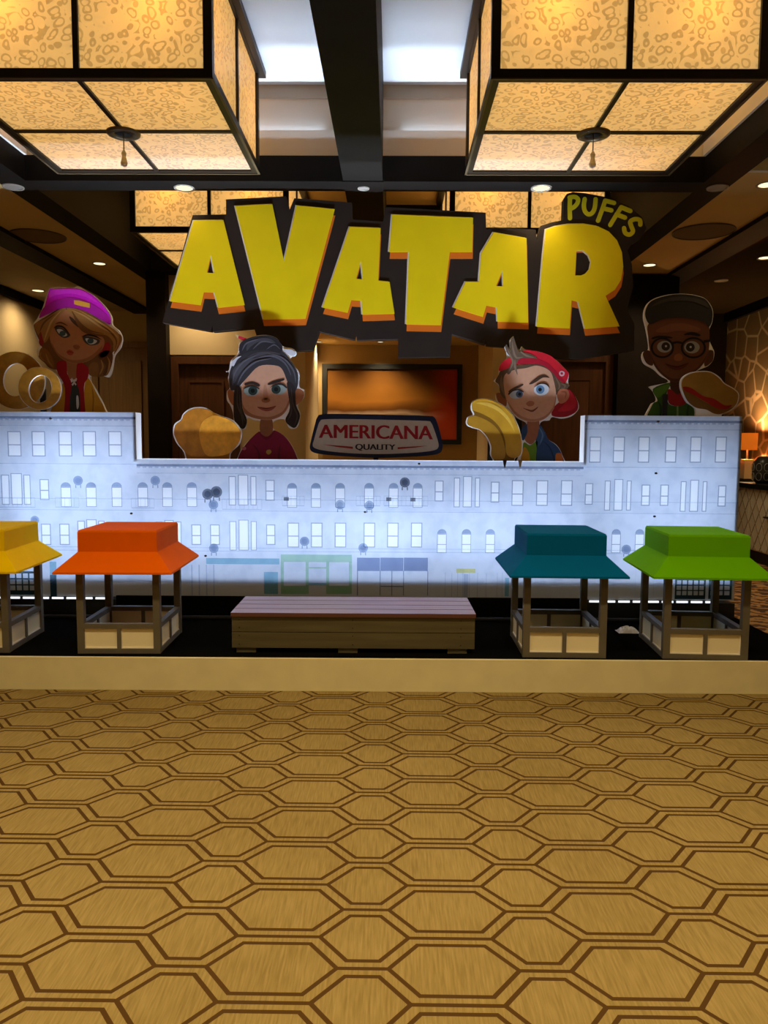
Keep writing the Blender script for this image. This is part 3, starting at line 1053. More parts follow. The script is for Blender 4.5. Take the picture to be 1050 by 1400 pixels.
# ------------------------------------------------------------------ kiosks
def make_kiosk(name, x, y, rz, col, label):
    k = thing(name, (x, y, ST), label, 'kiosk', 'miniature market kiosks on the stage', rz)
    W, D = 0.254, 0.275          # half width, half depth, local origin at the footprint centre
    P = 0.042
    H1, H2, H3, H4 = 0.186, 0.510, 0.632, 0.764
    m = mat('kiosk_roof_' + name, col, 0.8, 0.03, 10, spec=0.04)
    for sx_ in (-1, 1):
        for sy_ in (-1, 1):
            a, b = sorted((sx_ * W, sx_ * (W - P))); c, d = sorted((sy_ * D, sy_ * (D - P)))
            obj('post', MB().box(a, b, c, d, 0, H2 - 0.002), M_post, k)
    rail = 0.03
    for ax, s in (('y', -1), ('y', 1), ('x', -1), ('x', 1)):
        full = W if ax == 'y' else D
        off = (D if ax == 'y' else W) * s
        L0, L1 = -full + P, full - P
        def bx(mb, u0, u1, d0, d1, z0, z1, mi=0):
            a, b = sorted((off - s * d0, off - s * d1))
            if ax == 'y': mb.box(u0, u1, a, b, z0, z1, mi)
            else: mb.box(a, b, u0, u1, z0, z1, mi)
            return mb
        fr = MB()
        bx(fr, L0, L1, 0.002, 0.038, H1 - rail, H1)
        bx(fr, L0, L1, 0.002, 0.038, 0, 0.03)
        bx(fr, -0.012, 0.012, 0.002, 0.038, 0.03, H1 - rail)
        wl_ = obj('counter_frame', fr, M_post, k)
        for u0, u1 in ((L0, -0.012), (0.012, L1)):
            pn = obj('infill_panel', bx(MB(), u0, u1, 0.016, 0.03, 0.03, H1 - rail), M_kpanel, wl_)
            bd = MB()
            bx(bd, u0, u1, 0.010, 0.016, 0.03, 0.036)
            bx(bd, u0, u1, 0.012, 0.016, H1 - rail - 0.004, H1 - rail)
            bx(bd, u0, u0 + 0.004, 0.012, 0.016, 0.036, H1 - rail - 0.004)
            bx(bd, u1 - 0.004, u1, 0.012, 0.016, 0.036, H1 - rail - 0.004)
            obj('panel_bead', bd, M_kedge, wl_)
    obj('kiosk_floor', MB().box(-W + P, W - P, -D + P, D - P, 0.0, 0.008), M_post, k)
    O = 0.1
    B = 0.013
    ro = obj('roof_skirt', MB().frustum((-W - O, W + O, -D - O, D + O), H2 + 0.012, (-W + B, W - B, -D + B, D - B), H3)
             .box(-W - O, W + O, -D - O, D + O, H2, H2 + 0.012), m, k)
    obj('roof_box', MB().box(-W + B, W - B, -D + B, D - B, H3, H4 - 0.012).frustum((-W + B, W - B, -D + B, D - B), H4 - 0.012, (-W + B + 0.006, W - B - 0.006, -D + B + 0.006, D - B - 0.006), H4), m, k)
    return k
make_kiosk('market_kiosk', -1.635, 4.925, 0.02, s255(240, 104, 0), 'small market kiosk with an orange roof, left of the bench')
make_kiosk('market_kiosk.001', -2.575, 4.915, 0.05, s255(252, 212, 0), 'small market kiosk with a yellow roof at the left edge')
make_kiosk('market_kiosk.002', 1.118, 4.895, -0.025, s255(0, 98, 148), 'small market kiosk with a blue roof, right of the bench')
make_kiosk('market_kiosk.003', 1.985, 4.875, -0.065, s255(106, 184, 0), 'small market kiosk with a lime green roof at the right end')

# ------------------------------------------------------------------ bench
BO_ = (-0.187, 4.94, ST)
bn = thing('wooden_bench', BO_, 'low wooden bench with pinkish plank top between the orange and blue kiosks', 'bench')
M_plank = wood_mat('pink_stained_plank', (0.20, 0.10, 0.105), (0.34, 0.20, 0.205), (1.5, 26, 20), 0.35)
M_plank_edge = mat('red_brown_plank_edge', (0.12, 0.045, 0.03), 0.5)
M_board = wood_mat('olive_stained_board', (0.075, 0.062, 0.026), (0.115, 0.095, 0.042), (1.5, 26, 20), 0.5)
x0, x1 = -0.944, 0.572
for i in range(4):
    y0 = 4.675 + i * 0.131
    b = MB().box(x0, x1, y0, y0 + 0.122, 0.432, 0.456)
    ob = obj('top_plank', b, [M_plank, M_plank_edge], bn, BO_)
    ob.data.polygons[2].material_index = 1
for i, (z0, z1) in enumerate(((0.232, 0.330), (0.334, 0.430))):
    obj('front_board', MB().box(x0 + 0.004, x1 - 0.004, 4.690, 4.71, z0, z1), M_board, bn, BO_)
    obj('back_board', MB().box(x0 + 0.004, x1 - 0.004, 5.165, 5.185, z0, z1), M_board, bn, BO_)
    for s, xx in ((0, x0 + 0.004), (1, x1 - 0.024)):
        obj('end_board', MB().box(xx, xx + 0.02, 4.712, 5.163, z0, z1), M_board, bn, BO_)
for xx in (x0 + 0.03, -0.28, x1 - 0.17):
    obj('skid_foot', MB().box(xx, xx + 0.12, 4.70, 5.17, ST, 0.232), M_board, bn, BO_)
for xx in (x0 + 0.05, -0.19, x1 - 0.09):
    for z in (0.255, 0.31, 0.36, 0.41):
        obj('nail_head', MB().lathe([(0.0004, 0), (0.004, 0)], c=(0, 0, 0), n=6, smooth=False) if False else MB().plate([ell(xx, z, 0.004, 0.004, 6)], 4.688, 4.6905), M_blackmetal, bn, BO_)

# ------------------------------------------------------------------ loose things on the stage
o = obj('metal_pipe', MB().tube((-2.9, 5.58, ST + 0.016), (2.4, 5.58, ST + 0.016), 0.016, 10), mat('dull_black_pipe', (0.012, 0.012, 0.012), 0.6, spec=0.2), org=(0, 5.58, ST),
        label='long thin black pipe lying on the stage along the light box', cat='pipe')
bm_ = MB()
c = atZ(858, 864, ST)
rng = random.Random(3)
NX, NY = 12, 8
grid = [[(c.x - 0.075 + 0.15 * i / NX, c.y - 0.05 + 0.10 * j / NY,
          ST + 0.002 + 0.040 * math.sin(math.pi * i / NX) ** 0.7 * math.sin(math.pi * j / NY) ** 0.7 * (0.55 + 0.6 * rng.random())) for i in range(NX + 1)] for j in range(NY + 1)]
for j in range(NY):
    for i in range(NX):
        bm_.face([grid[j][i], grid[j][i + 1], grid[j + 1][i + 1], grid[j + 1][i]])
obj('crumpled_cloth', bm_, mat('off_white_cloth', (0.62, 0.58, 0.52), 0.8), org=(c.x, c.y, ST), label='small crumpled white cloth on the black stage between blue and green kiosks', cat='cloth')

# ------------------------------------------------------------------ flat printed cutouts
def inset(lp, d):
    k = len(lp)
    ar = sum(lp[i][0] * lp[(i + 1) % k][1] - lp[(i + 1) % k][0] * lp[i][1] for i in range(k))
    sg_ = 1 if ar > 0 else -1
    out = []
    for i in range(k):
        a, b = lp[i - 1], lp[(i + 1) % k]
        dx, dz = b[0] - a[0], b[1] - a[1]
        l = math.hypot(dx, dz) or 1
        out.append((lp[i][0] - sg_ * dz / l * d, lp[i][1] + sg_ * dx / l * d))
    return out

def cutout(name, crop, Y, outline, label, cat, post_x=None, group=None, smooth=True, holes_=(), thick=0.025, edge=None, post=True):
    bd = Board(crop[0], crop[1], crop[2], Y)
    lp = bd.loop(outline, smooth)
    if 'character' in name:
        lp = inset(lp, 0.006)
    xs = [p[0] for p in lp]
    cx = sum(xs) / len(xs) if post_x is None else post_x
    org = (cx, Y + thick, ST)
    t = thing(name, org, label, cat, group)
    edge = edge or M_white
    obj('foam_board', MB().plate([lp] + [bd.loop(h, smooth) for h in holes_], Y, Y + thick), [edge, M_white], t, org)
    if post:
        zb = sum(p[1] for p in lp) / len(lp)
        obj('support_post', MB().box(cx - 0.02, cx + 0.02, Y + thick, Y + thick + 0.012, ST, zb), M_blackmetal, t, org)
    t_bd[t.name] = (bd, org)
    return t
t_bd = {}
def ink(t, name, pts, col, layer, smooth=True, holes_=(), parent=None, n=4):
    bd, org = t_bd[t.name]
    y1 = bd.Y - 0.0009 * (layer - 1)
    return obj(name, MB().plate([bd.loop(pts, smooth, n)] + [bd.loop(h, smooth, n) for h in holes_], y1 - 0.0009, y1 - 0.0001), flat(col) if isinstance(col, tuple) else col, parent or t, org)

YC = 6.205
# girl in the pink hat
g = cutout('character_cutout', (0, 370, 4.773), YC, [(300, 150), (325, 108), (400, 104), (470, 108), (510, 96), (555, 122), (620, 162), (692, 235), (732, 300), (738, 352), (780, 388), (802, 440), (790, 505), (752, 555), (738, 640), (716, 698), (672, 692), (640, 684), (585, 696), (628, 775), (692, 905), (705, 1010), (300, 1010), (330, 880), (395, 760), (360, 650), (295, 605), (245, 570), (238, 515), (250, 480), (225, 420), (213, 350), (240, 308), (275, 235)],
           'cartoon girl cutout with pink beanie hat and brown hair', 'cutout', group='cartoon character cutouts')
ink(g, 'printed_hair', [(228, 345), (300, 300), (380, 252), (470, 240), (560, 265), (660, 330), (765, 400), (778, 450), (742, 525), (722, 560), (704, 640), (690, 684), (620, 690), (560, 655), (350, 645), (292, 602), (252, 560), (275, 505), (240, 420), (224, 375)], (112, 72, 34), 1)
ink(g, 'printed_hair_strand', [(640, 560), (690, 520), (735, 540), (728, 620), (700, 682), (672, 676), (690, 620)], (92, 56, 26), 2)
ink(g, 'printed_hair_strand', [(742, 410), (786, 418), (796, 452), (770, 510), (742, 545), (762, 480)], (136, 92, 46), 2)
ink(g, 'printed_hair_strand', [(270, 505), (310, 520), (345, 580), (350, 640), (300, 600), (256, 556)], (134, 88, 40), 2)
ink(g, 'printed_hair_strand', [(600, 600), (640, 610), (640, 680), (600, 690), (570, 655)], (128, 84, 40), 2)
ink(g, 'printed_hair_lock', [(262, 372), (292, 368), (296, 430), (275, 492), (255, 470), (262, 420)], (150, 40, 34), 2)
ink(g, 'printed_hair_lock', [(690, 470), (722, 480), (710, 540), (668, 570), (650, 545), (672, 510)], (150, 30, 32), 2)
ink(g, 'printed_neck', [(436, 585), (505, 590), (506, 690), (476, 712), (446, 690)], (150, 98, 58), 2)
ink(g, 'printed_shirt', [(455, 750), (525, 750), (535, 1000), (440, 1000)], (48, 50, 44), 2)
ink(g, 'printed_jacket', [(405, 745), (440, 720), (450, 800), (440, 1000), (320, 1000), (345, 880), (390, 800)], (190, 130, 20), 2)
ink(g, 'printed_jacket', [(560, 715), (585, 712), (625, 790), (684, 905), (692, 1000), (545, 1000), (545, 850)], (196, 136, 22), 2)
ink(g, 'printed_hood', [(372, 600), (430, 592), (440, 672), (468, 738), (458, 830), (446, 1000), (415, 1000), (425, 770), (378, 670)], (150, 18, 26), 3)
ink(g, 'printed_hood', [(508, 600), (575, 632), (574, 700), (548, 762), (562, 1000), (530, 1000), (520, 800), (500, 722)], (156, 18, 28), 3)
ink(g, 'printed_drawstring', [(470, 700), (500, 742), (494, 750), (464, 708)], (215, 205, 195), 4, False)
ink(g, 'printed_drawstring', [(498, 700), (504, 708), (476, 752), (468, 744)], (215, 205, 195), 4, False)
ink(g, 'printed_drawstring', [(500, 820), (512, 822), (516, 880), (506, 905), (500, 880)], (205, 200, 190), 4)
f = ink(g, 'printed_face', [(372, 312), (402, 266), (440, 258), (530, 330), (640, 410), (680, 450), (672, 505), (622, 562), (560, 596), (480, 606), (400, 572), (345, 500), (325, 430), (343, 360)], (176, 116, 74), 3)
ink(g, 'printed_eye', [(358, 372), (395, 372), (430, 390), (458, 425), (420, 440), (380, 415)], (70, 62, 60), 4, parent=f)
ink(g, 'printed_eye_white', [(372, 385), (405, 385), (440, 420), (415, 430), (388, 412)], (196, 196, 190), 5, parent=f)
ink(g, 'printed_iris', ell(410, 410, 20, 17), (62, 82, 84), 6, parent=f)
ink(g, 'printed_eye', [(540, 430), (590, 432), (650, 452), (640, 480), (590, 488), (555, 468)], (70, 62, 60), 4, parent=f)
ink(g, 'printed_eye_white', [(558, 444), (600, 446), (634, 458), (620, 476), (585, 480)], (196, 196, 190), 5, parent=f)
ink(g, 'printed_iris', ell(592, 460, 21, 17), (62, 82, 84), 6, parent=f)
ink(g, 'printed_eyebrow', [(452, 300), (475, 310), (525, 362), (515, 372), (470, 335)], (70, 45, 28), 4, parent=f)
ink(g, 'printed_nose', [(478, 492), (500, 484), (522, 496), (512, 512), (488, 510)], (140, 82, 50), 4, parent=f)
ink(g, 'printed_lips', [(436, 528), (458, 516), (482, 534), (468, 552), (446, 548)], (166, 70, 50), 4, parent=f)
ink(g, 'printed_fringe', [(228, 350), (300, 312), (395, 252), (432, 250), (375, 312), (345, 370), (318, 440), (290, 470), (268, 400), (250, 420)], (158, 112, 58), 5)
ink(g, 'printed_fringe', [(436, 246), (560, 268), (680, 345), (762, 398), (778, 460), (745, 530), (735, 470), (690, 425), (600, 412), (545, 390), (500, 330)], (166, 118, 60), 5)
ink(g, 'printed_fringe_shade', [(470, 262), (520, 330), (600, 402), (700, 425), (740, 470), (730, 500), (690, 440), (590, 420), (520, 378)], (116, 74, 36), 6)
hat = ink(g, 'printed_hat', [(322, 132), (345, 120), (480, 116), (545, 128), (620, 172), (690, 248), (724, 310), (718, 352), (660, 318), (560, 262), (470, 240), (380, 250), (290, 296), (256, 308), (288, 250)], (206, 22, 190), 7)
ink(g, 'printed_hat_band', [(258, 306), (290, 240), (380, 192), (470, 176), (580, 205), (696, 286), (720, 352), (660, 320), (560, 266), (470, 242), (380, 254), (290, 298)], (172, 26, 150), 8, parent=hat)
ink(g, 'printed_hat_patch', [(486, 194), (520, 196), (590, 215), (588, 244), (530, 232), (486, 220)], (226, 164, 54), 9, False, parent=hat)

# golden rings held in front of her
bd = Board(0, 370, 4.773, YC - 0.10)
c1, c2 = bd.w((105, 717)), bd.w((266, 770))
org = (c2[0], YC - 0.075, ST)
rg = thing('snack_ring_cutout', org, 'cutout of two golden onion rings beside the girl in pink beanie', 'cutout', 'snack cutouts')
t_bd[rg.name] = (bd, org)
M_ring = mat('golden_crumb_print', s255(168, 112, 20), 0.6, 0.18, 24)
def ringplate(c, ro, ri, dy, rot=0.0):
    s = 5.83 / F / 4.773 * 1.04
    ou = ell(c[0], c[1], ro[0] * s, ro[1] * s, 40)
    inn = ell(c[0] + ri[2] * s, c[1] + ri[3] * s, ri[0] * s, ri[1] * s, 32, rot)
    wo = ell(c[0], c[1], ro[0] * s + 0.0022, ro[1] * s + 0.0022, 40)
    wi = ell(c[0] + ri[2] * s, c[1] + ri[3] * s, ri[0] * s - 0.0015, ri[1] * s - 0.0015, 32, rot)
    rr = obj('ring', MB().plate([wo, wi], bd.Y + dy, bd.Y + dy + 0.02), M_white, rg, org)
    obj('printed_crumb', MB().plate([ou, inn], bd.Y + dy - 0.001, bd.Y + dy - 0.0001), M_ring, rr, org)
ringplate(c1, (186, 184), (84, 108, 0, 5), 0.0, -0.25)
ringplate(c2, (138, 136), (74, 92, 3, -4), -0.021, -0.35)
obj('support_post', MB().box(c2[0] - 0.02, c2[0] + 0.02, YC - 0.075, YC - 0.05, ST, c2[1]), M_blackmetal, rg, org)

# girl with the dark hair bun
g = cutout('character_cutout.001', (220, 440, 4.773), YC, [(508, 132), (560, 104), (630, 84), (700, 82), (760, 104), (800, 155), (860, 168), (888, 195), (880, 224), (852, 240), (882, 290), (908, 340), (906, 420), (938, 442), (938, 495), (898, 545), (914, 605), (892, 690), (835, 698), (802, 640), (735, 655), (742, 702), (825, 758), (892, 880), (900, 1010), (485, 1010), (498, 880), (545, 795), (636, 712), (650, 655), (600, 645), (565, 630), (556, 695), (520, 704), (476, 662), (466, 600), (450, 550), (426, 512), (426, 455), (443, 428), (432, 370), (440, 334), (420, 324), (440, 310), (452, 250), (498, 200)],
           'cartoon girl cutout with dark hair bun and maroon shirt', 'cutout', group='cartoon character cutouts')
ink(g, 'printed_pencil', [(484, 84), (510, 88), (505, 108), (492, 96)], (220, 200, 150), 1, False)
ink(g, 'printed_pencil', [(508, 90), (560, 108), (545, 128), (504, 106)], (206, 50, 66), 2, False)
ink(g, 'printed_ear', [(434, 462), (452, 440), (480, 470), (478, 545), (450, 520)], (168, 108, 72), 1)
ink(g, 'printed_ear', [(868, 450), (900, 436), (932, 460), (925, 505), (890, 540), (866, 530)], (168, 108, 72), 1)
ink(g, 'printed_neck', [(654, 630), (722, 630), (728, 722), (690, 750), (648, 722)], (140, 88, 56), 1)
ink(g, 'printed_shirt', [(638, 716), (660, 738), (690, 748), (720, 736), (742, 708), (822, 762), (886, 880), (892, 1000), (494, 1000), (505, 885), (560, 792)], (128, 20, 52), 2)
ink(g, 'printed_brooch', [(690, 840), (712, 834), (722, 850), (704, 866), (688, 856)], (176, 140, 60), 3)
ink(g, 'printed_flower', ell(543, 826, 13, 12), (196, 110, 130), 3)
f = ink(g, 'printed_face', [(640, 280), (740, 275), (795, 310), (830, 390), (842, 520), (802, 600), (740, 634), (680, 640), (600, 626), (540, 590), (522, 500), (526, 420), (570, 345)], (198, 150, 122), 2)
ink(g, 'printed_eye_white', ell(590, 450, 50, 34), (150, 166, 164), 3, parent=f)
ink(g, 'printed_iris', ell(600, 450, 30, 29), (44, 62, 58), 4, parent=f)
ink(g, 'printed_pupil', ell(600, 450, 14, 14), (14, 16, 16), 5, parent=f)
ink(g, 'printed_eye_white', ell(768, 440, 50, 34), (150, 166, 164), 3, parent=f)
ink(g, 'printed_iris', ell(752, 441, 30, 29), (44, 62, 58), 4, parent=f)
ink(g, 'printed_pupil', ell(752, 441, 14, 14), (14, 16, 16), 5, parent=f)
ink(g, 'printed_eyelid', [(536, 440), (560, 420), (600, 412), (640, 432), (640, 440), (600, 422), (565, 430)], (40, 34, 34), 6, parent=f)
ink(g, 'printed_eyelid', [(712, 430), (750, 404), (795, 404), (822, 426), (818, 434), (790, 414), (750, 414)], (40, 34, 34), 6, parent=f)
ink(g, 'printed_eyebrow', [(548, 402), (600, 390), (646, 410), (636, 422), (595, 406), (552, 412)], (44, 34, 32), 4, parent=f)
ink(g, 'printed_eyebrow', [(698, 404), (740, 384), (800, 370), (802, 382), (748, 400), (706, 412)], (44, 34, 32), 4, parent=f)
ink(g, 'printed_nose', [(656, 508), (684, 496), (714, 508), (700, 526), (668, 526)], (158, 100, 68), 3, parent=f)
ink(g, 'printed_lips', [(628, 556), (660, 556), (690, 560), (720, 556), (752, 548), (728, 574), (690, 584), (655, 574)], (150, 76, 60), 3, parent=f)
ink(g, 'printed_hair', [(520, 205), (640, 166), (780, 186), (850, 258), (890, 330), (896, 400), (882, 445), (862, 470), (826, 392), (790, 308), (740, 284), (640, 290), (560, 368), (500, 432), (455, 442), (446, 350), (470, 275)], (54, 52, 57), 4)
ink(g, 'printed_hair_strand', [(480, 300), (600, 210), (720, 195), (780, 215), (700, 220), (600, 250), (520, 330), (480, 400), (470, 360)], (76, 75, 82), 5)
ink(g, 'printed_hair_bun', [(514, 150), (560, 112), (640, 92), (710, 91), (762, 115), (792, 162), (780, 205), (700, 186), (600, 190), (522, 214)], (44, 43, 48), 5)
ink(g, 'printed_hair_strand', [(560, 190), (570, 140), (640, 108), (710, 110), (750, 140), (700, 128), (640, 130), (590, 160)], (70, 69, 76), 6)
ink(g, 'printed_side_lock', [(486, 425), (524, 436), (532, 560), (562, 640), (548, 692), (520, 694), (480, 645), (474, 520)], (44, 38, 40), 5)
ink(g, 'printed_side_lock', [(822, 398), (872, 420), (882, 540), (908, 612), (882, 686), (848, 684), (812, 640), (842, 560)], (44, 38, 40), 5)
ink(g, 'printed_hair_ribbon', [(800, 182), (850, 180), (880, 205), (862, 220), (820, 208)], (206, 206, 214), 6)
ink(g, 'printed_hair_ribbon', [(462, 270), (490, 236), (526, 224), (500, 246), (474, 290)], (206, 206, 214), 6)

M_puff = mat('golden_puff_print', s255(172, 106, 10), 0.6, 0.22, 16)
M_puff2 = mat('amber_puff_print', s255(214, 142, 30), 0.6, 0.22, 18)
pf = cutout('snack_puff_cutout', (220, 440, 4.773), YC - 0.09, [(78, 720), (88, 668), (128, 638), (144, 602), (180, 572), (230, 557), (292, 562), (342, 592), (392, 612), (462, 638), (512, 688), (528, 740), (508, 802), (452, 862), (430, 980), (200, 980), (150, 852), (108, 800), (88, 762)],
            'cutout of two round golden snack puffs left of the dark-haired girl', 'cutout', group='snack cutouts')
ink(pf, 'printed_base', [(86, 720), (96, 672), (134, 642), (184, 580), (290, 570), (395, 620), (506, 692), (520, 740), (502, 798), (448, 860), (425, 970), (205, 970), (156, 850), (96, 758)], (150, 92, 14), 1)  # darker mustard base ink under both puffs
ink(pf, 'printed_puff', [(86, 720), (96, 672), (134, 642), (150, 608), (184, 580), (230, 565), (290, 570), (338, 600), (350, 700), (330, 820), (280, 876), (205, 878), (156, 846), (114, 795), (96, 758)], M_puff, 2)
ink(pf, 'printed_puff', [(250, 720), (275, 650), (340, 612), (395, 620), (458, 645), (506, 692), (520, 740), (502, 798), (448, 856), (380, 875), (300, 872), (262, 800)], M_puff2, 3)

# boy in the red cap
g = cutout('character_cutout.002', (620, 450, 5.25), YC, [(362, 130), (385, 108), (402, 140), (398, 80), (430, 46), (446, 85), (470, 145), (490, 118), (520, 142), (600, 152), (682, 178), (742, 218), (803, 278), (833, 320), (828, 375), (836, 408), (820, 432), (872, 468), (904, 540), (897, 585), (850, 630), (780, 648), (712, 636), (690, 660), (645, 664), (625, 690), (664, 740), (684, 788), (744, 828), (785, 900), (798, 1020), (440, 1020), (470, 900), (490, 720), (520, 678), (455, 640), (385, 565), (312, 535), (300, 470), (330, 452), (318, 400), (284, 372), (318, 330), (325, 270), (378, 205)],
           'cartoon boy cutout with red cap and blue jacket', 'cutout', group='cartoon character cutouts')
ink(g, 'printed_cap_bill', [(800, 430), (838, 440), (872, 478), (895, 540), (884, 588), (830, 622), (765, 632), (705, 618), (720, 560), (780, 500)], (156, 22, 36), 1)
ink(g, 'printed_cap_bill_top', [(820, 440), (845, 452), (880, 520), (860, 575), (800, 590), (750, 585), (800, 530)], (186, 30, 44), 2)
ink(g, 'printed_ear', [(742, 450), (785, 428), (822, 440), (830, 480), (806, 520), (760, 530)], (192, 120, 88), 3)
ink(g, 'printed_ear', [(306, 465), (345, 460), (380, 500), (375, 556), (325, 528)], (150, 88, 60), 1)
ink(g, 'printed_jacket', [(600, 682), (625, 700), (660, 745), (680, 792), (738, 834), (778, 902), (788, 1010), (575, 1010), (600, 850)], (38, 66, 104), 1)
ink(g, 'printed_jacket_collar', [(598, 680), (622, 690), (655, 745), (640, 800), (600, 850), (588, 780)], (52, 82, 118), 2)
ink(g, 'printed_jacket_collar', [(490, 714), (530, 680), (540, 720), (510, 790), (492, 790)], (44, 72, 106), 2)
ink(g, 'printed_shirt', [(500, 820), (550, 834), (604, 800), (592, 900), (582, 1010), (500, 1010)], (98, 136, 22), 2)
ink(g, 'printed_jacket_lining', [(478, 1010), (492, 880), (515, 848), (545, 905), (540, 1010)], (196, 140, 24), 3)
ink(g, 'printed_sleeve_patch', [(732, 905), (758, 888), (780, 910), (784, 1000), (740, 1000)], (196, 110, 40), 3)
ink(g, 'printed_neck', [(534, 650), (612, 650), (602, 765), (560, 826), (512, 795), (530, 740)], (150, 92, 62), 3)
ink(g, 'printed_hair', [(322, 330), (345, 290), (400, 270), (640, 250), (720, 300), (800, 385), (828, 398), (815, 425), (770, 425), (745, 460), (720, 470), (640, 320), (400, 330), (375, 420), (370, 500), (335, 460), (325, 400), (300, 374)], (96, 76, 58), 3)
f = ink(g, 'printed_face', [(366, 332), (440, 292), (520, 280), (600, 262), (690, 300), (722, 385), (736, 480), (720, 570), (660, 640), (580, 666), (500, 652), (430, 602), (388, 530), (364, 440)], (206, 156, 126), 4)
ink(g, 'printed_eye_white', ell(450, 468, 50, 31, 24, -0.12), (190, 200, 208), 5, parent=f)
ink(g, 'printed_iris', ell(472, 467, 25, 25), (74, 94, 120), 6, parent=f)
ink(g, 'printed_pupil', ell(474, 467, 12, 12), (20, 22, 28), 7, parent=f)
ink(g, 'printed_eye_white', ell(630, 434, 54, 42, 24, -0.1), (206, 214, 220), 5, parent=f)
ink(g, 'printed_iris', ell(622, 434, 30, 30), (98, 136, 172), 6, parent=f)
ink(g, 'printed_pupil', ell(620, 434, 13, 13), (20, 22, 28), 7, parent=f)
ink(g, 'printed_eyelid', [(392, 462), (420, 438), (470, 430), (500, 446), (500, 454), (465, 440), (425, 448), (398, 472)], (60, 44, 38), 8, parent=f)
ink(g, 'printed_eyebrow', [(396, 444), (430, 420), (492, 393), (496, 406), (440, 435), (402, 454)], (74, 52, 38), 6, parent=f)
ink(g, 'printed_eyebrow', [(544, 390), (600, 345), (650, 328), (688, 350), (642, 348), (592, 380), (556, 396)], (74, 52, 38), 6, parent=f)
ink(g, 'printed_nose', [(520, 535), (545, 515), (578, 524), (572, 548), (540, 554)], (172, 106, 78), 5, parent=f)
ink(g, 'printed_mouth', [(498, 566), (530, 574), (565, 580), (606, 556), (596, 574), (566, 594), (530, 584)], (120, 62, 50), 5, parent=f)
cp = ink(g, 'printed_cap', [(326, 300), (346, 240), (400, 205), (500, 152), (600, 160), (690, 188), (748, 235), (798, 285), (826, 322), (802, 386), (762, 370), (700, 300), (640, 258), (560, 248), (470, 252), (400, 278)], (214, 34, 52), 6)
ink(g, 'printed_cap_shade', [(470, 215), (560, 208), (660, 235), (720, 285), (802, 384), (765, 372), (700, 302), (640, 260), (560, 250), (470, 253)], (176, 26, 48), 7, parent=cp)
ink(g, 'printed_cap_button', ell(776, 319, 20, 20), (226, 190, 196), 8, parent=cp)
ink(g, 'printed_cap_button', ell(776, 319, 9, 9), (190, 40, 60), 9, parent=cp)
ink(g, 'printed_tuft', [(368, 128), (384, 118), (408, 165), (404, 100), (428, 58), (442, 92), (468, 165), (488, 130), (500, 165), (560, 182), (602, 212), (540, 208), (480, 212), (452, 250), (458, 330), (434, 280), (402, 322), (384, 312), (418, 225), (384, 172)], (104, 86, 70), 8)

M_dog = mat('mustard_snack_print', s255(186, 136, 26), 0.5, 0.14, 9)
M_dog2 = mat('olive_gold_snack_print', s255(170, 122, 22), 0.5, 0.14, 9)
sd = cutout('snack_stick_cutout', (620, 450, 5.25), YC - 0.09, [(90, 662), (104, 628), (140, 612), (126, 580), (124, 545), (140, 515), (182, 498), (252, 500), (334, 530), (404, 586), (455, 668), (485, 760), (496, 840), (486, 906), (440, 932), (440, 1010), (300, 1010), (284, 940), (264, 900), (264, 840), (235, 772), (188, 726), (128, 706), (98, 690)],
            'cutout of two curved golden snack sticks left of the boy in red cap', 'cutout', group='snack cutouts')
ink(sd, 'printed_base', [(98, 664), (112, 634), (150, 614), (132, 570), (142, 520), (182, 504), (250, 506), (330, 536), (400, 590), (450, 670), (480, 760), (490, 840), (480, 900), (436, 930), (434, 1000), (304, 1000), (290, 936), (270, 900), (270, 840), (240, 770), (190, 722), (130, 700)], (118, 80, 14), 1)  # darker base ink filling the gap between the sticks
ink(sd, 'printed_stick', [(96, 660), (110, 632), (150, 622), (220, 645), (290, 690), (342, 760), (366, 840), (372, 900), (355, 934), (292, 936), (270, 900), (270, 840), (240, 770), (190, 722), (130, 700), (102, 686)], M_dog2, 2)
ink(sd, 'printed_stick', [(131, 550), (142, 520), (182, 504), (250, 506), (330, 536), (400, 590), (450, 670), (480, 760), (490, 840), (480, 900), (440, 924), (400, 915), (376, 880), (370, 800), (340, 720), (280, 650), (200, 605), (140, 582)], M_dog, 3)
ink(sd, 'printed_highlight', [(160, 530), (250, 528), (330, 565), (400, 640), (440, 740), (390, 660), (320, 590), (240, 552)], (206, 164, 62), 4)

# boy with glasses
g = cutout('character_cutout.003', (860, 380, 5.526), YC, [(116, 228), (148, 178), (208, 142), (320, 117), (450, 116), (562, 142), (613, 188), (640, 250), (635, 332), (610, 400), (614, 470), (634, 520), (650, 560), (640, 622), (603, 668), (545, 694), (485, 725), (430, 780), (520, 950), (590, 1030), (600, 1110), (140, 1110), (158, 960), (203, 925), (182, 862), (148, 820), (220, 800), (298, 780), (238, 742), (186, 694), (116, 654), (92, 600), (106, 553), (146, 532), (128, 400), (106, 300)],
           'cartoon boy cutout with glasses, flat-top hair and green jacket', 'cutout', group='cartoon character cutouts')
ink(g, 'printed_ear', [(104, 572), (140, 545), (175, 580), (180, 660), (130, 642)], (84, 50, 34), 1)
ink(g, 'printed_ear', [(580, 560), (625, 545), (640, 570), (628, 630), (570, 668)], (84, 50, 34), 1)
ink(g, 'printed_neck', [(318, 760), (424, 750), (415, 860), (365, 885), (318, 855)], (70, 40, 26), 1)
ink(g, 'printed_jacket', [(180, 838), (312, 792), (285, 870), (300, 950), (368, 968), (430, 945), (500, 970), (565, 1035), (580, 1100), (160, 1100), (178, 955), (216, 925)], (54, 92, 24), 1)
ink(g, 'printed_shirt', [(290, 850), (320, 845), (365, 880), (414, 848), (432, 862), (430, 945), (362, 968), (300, 944)], (140, 20, 24), 2)
